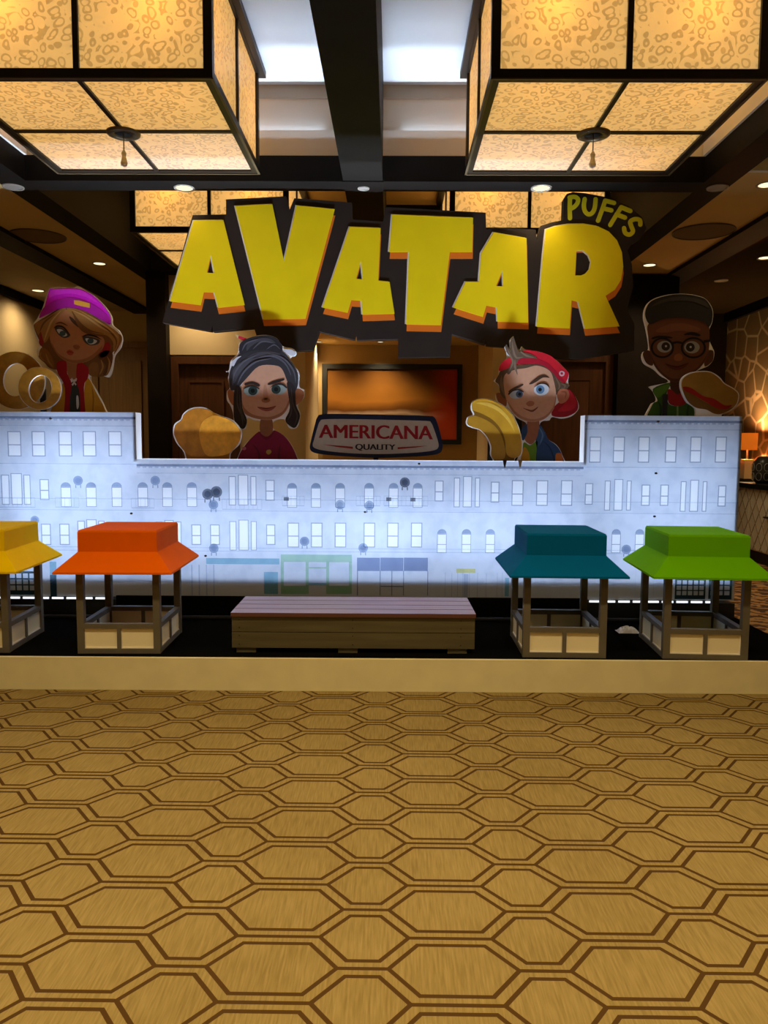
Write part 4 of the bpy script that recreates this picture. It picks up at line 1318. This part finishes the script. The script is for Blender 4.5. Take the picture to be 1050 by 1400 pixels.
ink(g, 'printed_jacket_fold', [(190, 845), (300, 805), (275, 860), (215, 905)], (76, 118, 34), 2)
ink(g, 'printed_zip', [(360, 965), (372, 965), (374, 1100), (358, 1100)], (120, 150, 90), 2, False)
f = ink(g, 'printed_face', [(148, 345), (280, 300), (400, 295), (580, 335), (606, 380), (600, 560), (552, 660), (480, 722), (400, 772), (330, 786), (258, 740), (190, 662), (158, 560), (144, 440)], (104, 62, 40), 2)
ink(g, 'printed_eye_white', ell(268, 520, 56, 44), (150, 150, 144), 3, parent=f)
ink(g, 'printed_iris', ell(276, 518, 32, 32), (44, 34, 26), 4, parent=f)
ink(g, 'printed_pupil', ell(278, 516, 8, 8), (180, 180, 176), 5, parent=f)
ink(g, 'printed_eye_white', ell(474, 524, 58, 46), (150, 150, 144), 3, parent=f)
ink(g, 'printed_iris', ell(462, 524, 33, 33), (44, 34, 26), 4, parent=f)
ink(g, 'printed_pupil', ell(464, 522, 8, 8), (180, 180, 176), 5, parent=f)
gl = ink(g, 'printed_glasses', ell(250, 528, 88, 78), (22, 18, 16), 6, holes_=[ell(250, 528, 72, 64)])
ink(g, 'printed_glasses_rim', ell(484, 528, 95, 80), (22, 18, 16), 6, holes_=[ell(484, 528, 79, 66)], parent=gl)
ink(g, 'printed_glasses_bridge', [(318, 488), (360, 478), (402, 486), (402, 500), (360, 494), (322, 504)], (22, 18, 16), 7, parent=gl)
ink(g, 'printed_glasses_arm', [(560, 470), (618, 465), (618, 482), (566, 492)], (22, 18, 16), 7, False, parent=gl)
ink(g, 'printed_eyebrow', [(172, 452), (230, 436), (318, 446), (316, 458), (230, 452), (180, 464)], (26, 18, 14), 5, parent=f)
ink(g, 'printed_eyebrow', [(412, 432), (440, 414), (490, 410), (540, 432), (520, 440), (470, 432)], (26, 18, 14), 5, parent=f)
ink(g, 'printed_nose', [(338, 606), (352, 580), (385, 572), (405, 600), (392, 624), (352, 626)], (138, 82, 50), 3, parent=f)
ink(g, 'printed_mouth', [(270, 645), (320, 660), (370, 664), (450, 640), (420, 676), (365, 698), (310, 682)], (88, 42, 30), 3, parent=f)
ink(g, 'printed_hair', [(126, 238), (156, 185), (218, 152), (330, 126), (450, 126), (560, 152), (606, 196), (630, 256), (624, 335), (600, 370), (570, 338), (500, 315), (400, 302), (280, 306), (205, 332), (152, 348), (122, 292)], (44, 41, 40), 4)

M_bun = mat('bun_print', s255(158, 116, 40), 0.6, 0.15, 9)
sw = cutout('snack_bun_cutout', (860, 380, 5.526), YC - 0.09, [(388, 805), (404, 752), (468, 714), (550, 702), (622, 710), (685, 750), (724, 795), (794, 835), (832, 880), (818, 955), (765, 1006), (700, 1036), (690, 1100), (520, 1100), (500, 988), (436, 936), (400, 865)],
            'cutout of a filled golden bun sandwich beside the boy with glasses', 'cutout', group='snack cutouts', post_x=2.22)
ink(sw, 'printed_bun', [(396, 805), (412, 757), (470, 722), (550, 710), (620, 717), (680, 757), (720, 802), (790, 842), (824, 882), (810, 950), (760, 1000), (690, 1028), (640, 1024), (580, 994), (505, 980), (442, 930), (408, 860)], M_bun, 1)
ink(sw, 'printed_bun_base', [(408, 840), (470, 872), (560, 930), (640, 970), (720, 985), (780, 978), (740, 1008), (690, 1028), (640, 1024), (580, 994), (505, 980), (442, 930)], (120, 82, 26), 2)
ink(sw, 'printed_sauce', [(410, 822), (470, 832), (560, 892), (640, 912), (720, 962), (778, 960), (735, 990), (660, 984), (580, 938), (480, 880), (420, 852)], (158, 32, 16), 3)

# finer brushwork of the printed art: tapered strands, lashes and folds
def taper(t, name, pts, wd, col, layer, parent=None):
    P_ = []
    for i in range(len(pts) - 1):
        p0 = pts[max(i - 1, 0)]; p1 = pts[i]; p2 = pts[i + 1]; p3 = pts[min(i + 2, len(pts) - 1)]
        for k in range(4):
            u = k / 4
            P_.append(tuple(0.5 * (2 * p1[a] + (p2[a] - p0[a]) * u + (2 * p0[a] - 5 * p1[a] + 4 * p2[a] - p3[a]) * u * u + (3 * p1[a] - p0[a] - 3 * p2[a] + p3[a]) * u ** 3) for a in (0, 1)))
    P_.append(pts[-1])
    n_ = len(P_) - 1
    L_, R_ = [], []
    for i, p in enumerate(P_):
        a = P_[max(i - 1, 0)]; b = P_[min(i + 1, n_)]
        dx, dy = b[0] - a[0], b[1] - a[1]
        l = math.hypot(dx, dy) or 1
        h = wd * (0.12 + 0.88 * math.sin(math.pi * i / n_))
        L_.append((p[0] - dy / l * h, p[1] + dx / l * h)); R_.append((p[0] + dy / l * h, p[1] - dx / l * h))
    return ink(t, name, L_ + R_[::-1], col, layer, False, parent=parent)
OB_ = bpy.data.objects
g = OB_['character_cutout']
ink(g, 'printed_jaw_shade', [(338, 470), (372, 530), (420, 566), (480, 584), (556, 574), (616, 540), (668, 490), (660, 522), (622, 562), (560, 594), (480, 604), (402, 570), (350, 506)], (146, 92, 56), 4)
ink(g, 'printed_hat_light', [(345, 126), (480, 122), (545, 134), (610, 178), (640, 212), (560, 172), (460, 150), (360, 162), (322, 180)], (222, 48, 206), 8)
for pts, wd, col in (([(470, 258), (560, 300), (660, 370), (740, 410)], 6, (196, 150, 86)), ([(520, 262), (620, 318), (720, 385), (772, 440)], 5, (196, 150, 86)),
                     ([(470, 270), (520, 340), (590, 392), (680, 412)], 6, (112, 72, 36)), ([(400, 262), (340, 330), (310, 400), (290, 460)], 6, (196, 150, 86)),
                     ([(360, 285), (290, 340), (262, 400)], 6, (112, 72, 36)), ([(640, 340), (720, 400), (762, 460), (748, 520)], 5, (112, 72, 36))):
    taper(g, 'printed_hair_strand', pts, wd, col, 7)
for pts in ([(700, 560), (716, 600), (706, 660), (690, 684)], [(660, 580), (672, 630), (650, 680)], [(300, 540), (318, 590), (345, 630)], [(270, 530), (262, 560), (290, 592)]):
    taper(g, 'printed_hair_strand', pts, 6, (160, 112, 58), 4)
for pts in ([(352, 376), (380, 362), (420, 374), (462, 424)], [(534, 432), (575, 420), (625, 430), (664, 452)]):
    taper(g, 'printed_eyelash', pts, 6, (38, 28, 24), 7)
taper(g, 'printed_eyebrow', [(362, 348), (400, 340), (445, 362)], 5, (84, 54, 32), 5)
taper(g, 'printed_lip_line', [(436, 533), (458, 530), (482, 535)], 2.5, (96, 36, 26), 5)
taper(g, 'printed_jacket_fold', [(600, 760), (610, 840), (600, 1000)], 5, (150, 98, 14), 3)
g = OB_['character_cutout.001']
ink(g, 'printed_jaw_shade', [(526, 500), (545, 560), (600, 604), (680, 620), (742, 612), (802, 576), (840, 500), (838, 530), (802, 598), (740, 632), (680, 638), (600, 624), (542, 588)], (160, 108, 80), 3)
ink(g, 'printed_nose_bridge', [(672, 420), (688, 420), (700, 500), (668, 500)], (184, 132, 104), 3)
for pts, wd in (([(470, 420), (480, 340), (540, 260), (640, 210)], 6), ([(500, 410), (540, 330), (620, 262), (720, 240)], 6), ([(600, 245), (720, 222), (810, 270), (850, 350)], 6),
                ([(700, 205), (800, 240), (866, 320), (880, 400)], 6), ([(530, 190), (560, 140), (640, 112)], 5), ([(600, 180), (660, 130), (740, 140)], 5), ([(690, 180), (740, 150), (780, 180)], 4)):
    taper(g, 'printed_hair_strand', pts, wd, (92, 92, 102), 7)
for pts in ([(500, 440), (500, 540), (530, 620), (535, 680)], [(515, 470), (522, 570), (550, 650)], [(850, 430), (862, 540), (890, 610), (872, 676)], [(840, 470), (852, 580), (830, 640)]):
    taper(g, 'printed_hair_strand', pts, 5, (74, 66, 66), 6)
taper(g, 'printed_lip_line', [(630, 556), (690, 566), (752, 548)], 3, (90, 40, 34), 4)
for pts in ([(600, 800), (640, 860), (640, 1000)], [(780, 800), (770, 880), (790, 1000)]):
    taper(g, 'printed_shirt_fold', pts, 7, (96, 12, 38), 3)
taper(g, 'printed_collar', [(636, 718), (690, 762), (744, 712)], 9, (104, 14, 40), 3)
g = OB_['character_cutout.002']
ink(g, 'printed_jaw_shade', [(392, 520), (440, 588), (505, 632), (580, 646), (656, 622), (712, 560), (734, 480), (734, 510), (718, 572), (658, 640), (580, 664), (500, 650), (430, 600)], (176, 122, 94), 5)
for pts in ([(420, 90), (428, 150), (450, 205), (500, 200)], [(385, 140), (410, 200), (425, 240), (400, 300)], [(480, 160), (520, 190), (580, 205)], [(440, 220), (440, 270), (452, 315)]):
    taper(g, 'printed_hair_strand', pts, 7, (138, 118, 98), 9)
for pts in ([(345, 330), (340, 400), (355, 460)], [(360, 340), (352, 420), (366, 480)], [(730, 340), (760, 400), (750, 440)], [(770, 390), (800, 405), (790, 425)]):
    taper(g, 'printed_hair_strand', pts, 6, (130, 106, 82), 5)
taper(g, 'printed_eyelash', [(576, 420), (620, 390), (668, 396), (690, 424)], 5, (60, 44, 38), 8)
taper(g, 'printed_jacket_seam', [(640, 800), (690, 850), (720, 930), (730, 1000)], 5, (24, 44, 76), 3)
taper(g, 'printed_jacket_seam', [(610, 700), (640, 760), (618, 830)], 5, (84, 116, 150), 3)
taper(g, 'printed_ear_fold', [(770, 450), (806, 455), (800, 500)], 6, (156, 88, 62), 4)
g = OB_['character_cutout.003']
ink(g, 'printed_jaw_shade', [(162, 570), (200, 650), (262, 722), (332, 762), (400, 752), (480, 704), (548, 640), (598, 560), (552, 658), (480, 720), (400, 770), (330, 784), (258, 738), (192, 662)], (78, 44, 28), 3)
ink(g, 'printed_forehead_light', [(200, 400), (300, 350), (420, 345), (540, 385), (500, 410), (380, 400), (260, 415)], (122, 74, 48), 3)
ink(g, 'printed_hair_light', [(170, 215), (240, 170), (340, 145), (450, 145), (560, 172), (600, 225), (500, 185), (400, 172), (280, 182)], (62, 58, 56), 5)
taper(g, 'printed_lip_line', [(272, 648), (360, 672), (450, 642)], 4, (56, 24, 18), 4)
for pts in ([(215, 930), (240, 980), (230, 1090)], [(450, 960), (440, 1020), (450, 1090)]):
    taper(g, 'printed_jacket_fold', pts, 8, (36, 64, 16), 2)

# ------------------------------------------------------------------ lettering helpers
def text_mesh(body, bold=0.0):
    cu = bpy.data.curves.new('lettering_curve', 'FONT')
    cu.body = body
    cu.size = 1.0
    cu.offset = bold
    cu.resolution_u = 4
    ob = bpy.data.objects.new('lettering_tmp', cu)
    C.objects.link(ob)
    dg = bpy.context.evaluated_depsgraph_get()
    me = bpy.data.meshes.new_from_object(ob.evaluated_get(dg))
    bpy.data.objects.remove(ob)
    vs_ = [v.co.copy() for v in me.vertices]
    fs = [list(p.vertices) for p in me.polygons]
    bpy.data.meshes.remove(me)
    xs = [v.x for v in vs_]; ys = [v.y for v in vs_]
    x0, x1, y0, y1 = min(xs), max(xs), min(ys), max(ys)
    return [((v.x - x0) / (x1 - x0), (v.y - y0) / (y1 - y0)) for v in vs_], fs

def text_part(name, body, fmap, y0, m, parent, org, bold=0.0, depth=0.001):
    vs_, fs = text_mesh(body, bold)
    mb = MB()
    n0 = len(vs_)
    pts = [fmap(u, v) for u, v in vs_]
    mb.v = [(p[0], y0, p[1]) for p in pts] + [(p[0], y0 + depth, p[1]) for p in pts]
    from collections import Counter
    ec = Counter()
    for fc in fs:
        mb.f.append(fc); mb.m.append(0); mb.s.append(False)
        for a, b in zip(fc, fc[1:] + fc[:1]):
            ec[(a, b)] += 1
    for (a, b) in list(ec):
        if (b, a) not in ec:
            mb.f.append([b, a, a + n0, b + n0]); mb.m.append(0); mb.s.append(False)
    return obj(name, mb, m, parent, org)

# ------------------------------------------------------------------ quality badge sign
YA = YC - 0.02
bd = Board(410, 470, 4.565, YA)
ou = [(95, 500), (108, 460), (140, 440), (300, 438), (600, 444), (800, 450), (838, 458), (860, 500), (886, 600), (890, 650), (872, 682), (800, 698), (640, 708), (480, 712), (300, 704), (140, 690), (80, 676), (62, 650), (70, 600)]
lp = bd.loop(ou)
cx = bd.w((475, 600))[0]
org = (cx, YA + 0.03, ST)
bs = thing('badge_sign', org, 'badge-shaped sign with navy border and red capitals on cream', 'sign')
obj('foam_board', MB().plate([lp], YA, YA + 0.03), [flat((22, 34, 66)), flat((40, 54, 88))], bs, org)
inn = [(112, 515), (126, 484), (152, 472), (300, 470), (600, 476), (790, 482), (818, 492), (836, 530), (862, 610), (864, 645), (840, 664), (760, 676), (640, 684), (480, 688), (300, 682), (150, 666), (92, 650), (80, 630), (88, 600)]
obj('cream_field', MB().plate([bd.loop(inn)], YA - 0.002, YA - 0.0001), flat((190, 178, 160)), bs, org)
def fm(x0, x1, yt0, yt1, yb0, yb1):
    def g_(u, v):
        x = x0 + (x1 - x0) * u
        yt = yt0 + (yt1 - yt0) * u
        yb = yb0 + (yb1 - yb0) * u
        return bd.w((x, yb + (yt - yb) * v))
    return g_
for k, dx in enumerate((-4, 0, 4)):
    text_part('red_lettering', 'AMERICANA', fm(122 + dx, 826 + dx, 504, 512, 588, 598), YA - 0.004 - 0.0003 * k, flat((146, 20, 32)), bs, org)
for k, dx in enumerate((-2.5, 0, 2.5)):
    text_part('small_lettering', 'QUALITY', fm(348 + dx, 594 + dx, 625, 628, 668, 668), YA - 0.004 - 0.0003 * k, flat((40, 34, 36)), bs, org)
for pts in ([(140, 628), (330, 642), (332, 656), (230, 644)], [(610, 646), (800, 636), (720, 648), (610, 658)]):
    obj('red_flourish', MB().plate([bd.loop(pts, False)], YA - 0.0035, YA - 0.002), flat((150, 40, 30)), bs, org)
obj('support_post', MB().box(cx - 0.02, cx + 0.02, YA + 0.03, YA + 0.06, ST, 1.6), M_blackmetal, bs, org)

# ------------------------------------------------------------------ big yellow lettered sign
YS = 6.25
P1 = Board(0, 0, 1.0, YS)
out_px = [(222, 441), (236, 391), (263.4, 294), (309, 293), (309, 272.6), (386.8, 268.5), (392, 269), (395.4, 288), (402.3, 271), (481, 277), (482, 300), (524, 303), (526.5, 283), (664, 290.7), (664.8, 314), (675.6, 310.6), (732.5, 314), (734, 330), (739, 308.8), (754, 304), (770, 301), (771, 272), (775, 265), (783, 262.5), (800, 264), (835, 270.6), (860, 282), (878, 297), (884, 312), (876, 326), (864, 334), (858, 342), (864, 362), (866, 392), (857, 424), (867.5, 443), (866.5, 479.3), (791.5, 491), (761, 489.5), (700, 475), (668.5, 472.6), (666, 472), (665, 464), (663.5, 471), (619.5, 457), (617.7, 456.4), (614.8, 488), (544.6, 489), (544.6, 463.5), (488, 465), (487, 457), (485, 464.5), (436.5, 453), (428, 479), (402, 479.5), (372, 479), (351, 460), (347.4, 448.4), (297, 453), (291, 453.5), (290.5, 445), (288, 453)]
lp = [P1.w(p) for p in out_px]
org = (0.13, YS + 0.04, ST)
sg = thing('lettered_sign', org, 'huge dark sign with slanted yellow capital letters above the light box', 'sign')
obj('sign_board', MB().plate([lp], YS, YS + 0.08), [M_sign_dark, M_white], sg, org)
for xx in (-0.95, 1.10):
    obj('support_post', MB().box(xx - 0.025, xx + 0.025, YS + 0.091, YS + 0.14, ST, 2.9), M_blackmetal, sg, org)
C4 = (200, 240, 2.917); C5 = (520, 240, 2.763)
letters = [
    (C4, [(190, 180), (308, 178), (393, 517), (288, 528), (272, 468), (230, 466), (218, 518), (95, 502)], [[(258, 318), (272, 390), (243, 388)]], False),
    (C4, [(355, 122), (503, 114), (550, 345), (600, 120), (752, 135), (635, 572), (468, 575)], [], False),
    (C4, [(812, 205), (935, 210), (925, 420), (970, 424), (990, 552), (862, 556), (858, 500), (818, 497), (803, 548), (703, 527), (770, 330)], [[(856, 342), (863, 415), (838, 412)]], False),
    (C5, [(45, 148), (350, 160), (347, 290), (262, 290), (228, 566), (97, 563), (108, 290), (33, 290)], [], False),
    (C5, [(428, 215), (552, 237), (558, 556), (442, 553), (440, 500), (400, 492), (387, 535), (275, 499), (322, 402), (372, 402), (380, 295)], [[(461, 358), (463, 419), (437, 418)]], False),
    (C5, [(625, 205), (660, 193), (710, 184), (770, 183), (820, 192), (862, 212), (893, 245), (912, 290), (917, 345), (908, 395), (885, 432), (850, 455), (903, 570), (772, 580), (747, 478), (722, 472), (714, 578), (590, 572), (598, 480), (606, 390), (614, 300)], [[(740, 285), (765, 283), (785, 300), (795, 325), (790, 352), (774, 371), (757, 378), (735, 378), (738, 330)]], False),
]
M_letter_white = flat((205, 198, 186))
for crop, pts, hs, sm in letters:
    b = Board(crop[0], crop[1], crop[2], YS)
    sh = lambda L, dx, dy: [(x + dx, y + dy) for x, y in L]
    lt = obj('letter', MB().plate([b.loop(pts, sm)] + [b.loop(h, False) for h in hs], YS - 0.006, YS - 0.0041), M_yellow, sg, org)
    obj('letter_shade', MB().plate([b.loop(sh(pts, 2, 25), sm)] + [b.loop(sh(h, 1, 8), False) for h in hs], YS - 0.002, YS - 0.0001), M_orange, lt, org)
    obj('letter_highlight', MB().plate([b.loop(sh(pts, -5, -2), sm)] + [b.loop(sh(h, -4, 3), False) for h in hs], YS - 0.004, YS - 0.0021), M_letter_white, lt, org)
# small curved word, brush strokes
CP = Board(760, 255, 8.077, YS)
M_lime = mat('lime_yellow_print', (0.66, 0.60, 0.010), 0.55, 0.04, 6, spec=0.2)
strokes = [
    [[(155, 120), (152, 235), (155, 352)], [(150, 122), (205, 115), (243, 140), (236, 185), (205, 222), (168, 245)]],
    [[(318, 138), (308, 215), (322, 275), (360, 308), (402, 290), (428, 235), (438, 140)]],
    [[(545, 155), (505, 270), (465, 378)], [(545, 158), (642, 182)], [(522, 242), (612, 264)]],
    [[(722, 228), (660, 325), (600, 425)], [(722, 230), (822, 270)], [(668, 308), (762, 344)]],
    [[(932, 422), (925, 372), (870, 362), (822, 388), (832, 440), (850, 495), (812, 532), (765, 512), (752, 460)]],
]
def stroke_plate(mb, pts, r, y0, y1):
    P_ = []
    for i in range(len(pts) - 1):          # smooth the brush path
        p0 = pts[max(i - 1, 0)]; p1 = pts[i]; p2 = pts[i + 1]; p3 = pts[min(i + 2, len(pts) - 1)]
        for s in range(5):
            t = s / 5
            P_.append(tuple(0.5 * (2 * p1[a] + (p2[a] - p0[a]) * t + (2 * p0[a] - 5 * p1[a] + 4 * p2[a] - p3[a]) * t * t + (3 * p1[a] - p0[a] - 3 * p2[a] + p3[a]) * t ** 3) for a in (0, 1)))
    P_.append(pts[-1])
    L_, R_ = [], []
    for i, p in enumerate(P_):
        a = P_[max(i - 1, 0)]; b = P_[min(i + 1, len(P_) - 1)]
        dx, dy = b[0] - a[0], b[1] - a[1]
        l = math.hypot(dx, dy) or 1
        L_.append((p[0] - dy / l * r, p[1] + dx / l * r)); R_.append((p[0] + dy / l * r, p[1] - dx / l * r))
    e0 = math.atan2(R_[0][1] - P_[0][1], R_[0][0] - P_[0][0])
    def cap(p, q, n=5):
        a0 = math.atan2(q[1] - p[1], q[0] - p[0])
        return [(p[0] + r * math.cos(a0 + math.pi * k / n), p[1] + r * math.sin(a0 + math.pi * k / n)) for k in range(1, n)]
    loop = L_ + list(reversed(cap(P_[-1], R_[-1]))) [::1] + list(reversed(R_)) + list(reversed(cap(P_[0], L_[0])))
    # caps sweep outwards at both ends
    loop = L_ + [(P_[-1][0] + r * math.cos(t_), P_[-1][1] + r * math.sin(t_)) for t_ in
                 [math.atan2(L_[-1][1] - P_[-1][1], L_[-1][0] - P_[-1][0]) - math.pi * k / 5 for k in range(1, 5)]] + list(reversed(R_)) + \
        [(P_[0][0] + r * math.cos(t_), P_[0][1] + r * math.sin(t_)) for t_ in
         [math.atan2(R_[0][1] - P_[0][1], R_[0][0] - P_[0][0]) - math.pi * k / 5 for k in range(1, 5)]]
    mb.plate([[CP.w(p) for p in loop]], y0, y1)
for i, st in enumerate(strokes):
    mb = MB()
    for j, pts in enumerate(st):
        stroke_plate(mb, pts, 24, YS - 0.003 - 0.0003 * j, YS - 0.0002)
    obj('small_letter', mb, M_lime, sg, org)

# ------------------------------------------------------------------ framed picture
px0, px1, pz0, pz1 = -1.0, 0.975, 1.50, 2.62
org = (0, 10.97, pz0)
pc = thing('framed_picture', org, 'wide black framed orange sunset picture on the back wall', 'picture')
obj('canvas', MB().box(px0 + 0.06, px1 - 0.06, 10.965, 10.985, pz0 + 0.06, pz1 - 0.06), M_art, pc, org)
for b in (MB().box(px0, px1, 10.94, 10.995, pz1 - 0.07, pz1), MB().box(px0, px1, 10.94, 10.995, pz0, pz0 + 0.07),
          MB().box(px0, px0 + 0.07, 10.94, 10.995, pz0 + 0.07, pz1 - 0.07), MB().box(px1 - 0.07, px1, 10.94, 10.995, pz0 + 0.07, pz1 - 0.07)):
    obj('frame_rail', b, M_blackmetal, pc, org)
room(pc)

# ------------------------------------------------------------------ sideboard, lamp, box by the wallpapered wall
org = (4.9, 9.9, 0)
sb = thing('sideboard', org, 'cream sideboard with diamond trellis doors and black top at right wall', 'sideboard')
M_cab = mat('cream_cabinet_paint', (0.84, 0.78, 0.62), 0.5)
M_lat = mat('taupe_trellis_strip', (0.40, 0.33, 0.21), 0.5)
X0 = 4.66
obj('body', MB().box(X0 + 0.02, 5.09, 8.9, 11.2, 0.16, 0.96), M_cab, sb, org)
obj('plinth', MB().box(X0 + 0.06, 5.09, 8.94, 11.16, 0.0, 0.16), M_blackmetal, sb, org)
obj('counter_top', MB().box(X0 - 0.03, 5.09, 8.86, 11.24, 0.96, 1.02), M_blackmetal, sb, org)
for k in range(4):
    y0 = 8.92 + k * 0.57
    dr = obj('door', MB().box(X0, X0 + 0.02, y0, y0 + 0.55, 0.18, 0.95), M_cab, sb, org)
    for a in (1, -1):
        for j in range(-3, 5):
            # slanted trellis strips clipped to the door
            def clip(c0):
                pts = []
                for yy in (0, 0.55):
                    z = c0 + a * 1.55 * yy
                    pts.append((yy, z))
                (ya, za), (yb, zb) = pts
                t0, t1 = 0.0, 1.0
                for lim, sgn in ((0.0, 1), (0.77, -1)):
                    d0, d1 = sgn * (za - lim), sgn * (zb - lim)
                    if d0 < 0 and d1 < 0: return None
                    if d0 < 0: t0 = max(t0, d0 / (d0 - d1))
                    if d1 < 0: t1 = min(t1, d0 / (d0 - d1))
                if t1 - t0 < 0.05: return None
                return [(ya + (yb - ya) * t, za + (zb - za) * t) for t in (t0, t1)]
            q = clip(j * 0.28 + 0.05 if a == 1 else j * 0.28 + 0.05 + 0.3)
            if q:
                (ya, za), (yb, zb) = q
                wz = 0.011
                obj('trellis_strip', MB().hexa([(X0 - 0.005, y0 + ya, 0.18 + za - wz), (X0, y0 + ya, 0.18 + za - wz), (X0, y0 + yb, 0.18 + zb - wz), (X0 - 0.005, y0 + yb, 0.18 + zb - wz),
                                               (X0 - 0.005, y0 + ya, 0.18 + za + wz), (X0, y0 + ya, 0.18 + za + wz), (X0, y0 + yb, 0.18 + zb + wz), (X0 - 0.005, y0 + yb, 0.18 + zb + wz)]), M_lat, dr, org)
    yk = y0 + (0.50 if k % 2 == 0 else 0.05)
    obj('knob', MB().tube((X0, yk, 0.62), (X0 - 0.035, yk, 0.62), 0.012).tube((X0 - 0.03, yk - 0.05, 0.62), (X0 - 0.03, yk + 0.05, 0.62), 0.010), M_blackmetal, dr, org)
room(sb)

org = (4.86, 10.62, 1.02)
lm = thing('table_lamp', org, 'table lamp with orange drum shade and cream block base on sideboard', 'lamp')
obj('lamp_base', MB().box(4.80, 4.92, 10.55, 10.69, 1.06, 1.32), mat('cream_lamp_ceramic', (0.75, 0.58, 0.32), 0.35), lm, org)
obj('foot', MB().box(4.79, 4.93, 10.54, 10.70, 1.02, 1.06), M_blackmetal, lm, org)
obj('stem', MB().tube((4.86, 10.62, 1.32), (4.86, 10.62, 1.50), 0.012), M_bronze, lm, org)
msh, tsh = new_mat('orange_lamp_shade')
_o = nd(tsh, 'ShaderNodeOutputMaterial'); _e = nd(tsh, 'ShaderNodeEmission'); _d = nd(tsh, 'ShaderNodeBsdfDiffuse'); _a = nd(tsh, 'ShaderNodeAddShader')
_e.inputs[0].default_value = rgb((1.0, 0.20, 0.012)); _e.inputs[1].default_value = 0.45
_d.inputs[0].default_value = rgb((0.6, 0.18, 0.03))
tsh.links.new(_e.outputs[0], _a.inputs[0]); tsh.links.new(_d.outputs[0], _a.inputs[1]); tsh.links.new(_a.outputs[0], _o.inputs[0])
obj('lamp_shade', MB().lathe([(0.125, 0.43), (0.125, 0.66), (0.122, 0.66), (0.122, 0.43)], c=(4.86, 10.62, 1.02), n=28, close=True), msh, lm, org)
l = bpy.data.lights.new('lamp_bulb', 'POINT'); l.energy = 75; l.color = (1.0, 0.62, 0.26); l.shadow_soft_size = 0.08
b = bpy.data.objects.new('lamp_bulb', l); b.location = (0, 0, 0.56); b.parent = lm; C.objects.link(b)
room(lm)

org = (4.84, 10.12, 1.02)
vb = thing('trellis_vase', org, 'dark rounded vase with pale oval net pattern on the sideboard', 'vase')
obj('vase_body', MB().lathe([(0.07, 0.0), (0.11, 0.03), (0.125, 0.15), (0.115, 0.27), (0.07, 0.34), (0.05, 0.35), (0.0005, 0.345)], c=org, n=20), mat('black_vase_glaze', (0.035, 0.035, 0.03), 0.3), vb, org)
for k in range(8):
    a = 2 * math.pi * k / 8
    for zc_, rr in ((0.09, 0.122), (0.21, 0.124)):
        cx_, cy_ = org[0] + rr * math.cos(a), org[1] + rr * math.sin(a)
        lo = []
        for q in range(14):
            th = 2 * math.pi * q / 14
            u, v = 0.036 * math.cos(th), 0.05 * math.sin(th)
            cpt = Vector((cx_ - math.sin(a) * u, cy_ + math.cos(a) * u, org[2] + zc_ + v))
            nrm = Vector((math.cos(a), math.sin(a), 0)); tg = Vector((-math.sin(a) * math.cos(th), math.cos(a) * math.cos(th), math.sin(th)))
            lo.append([cpt + 0.004 * (nrm * math.cos(s) + tg * math.sin(s)) for s in (0, 2.1, 4.2)])
        obj('net_oval', MB().ring(lo, smooth=True, close=True), mat('pale_net_glaze', (0.5, 0.48, 0.40), 0.4) if (k == 0 and zc_ == 0.09) else bpy.data.materials['pale_net_glaze'], vb, org)
room(vb)
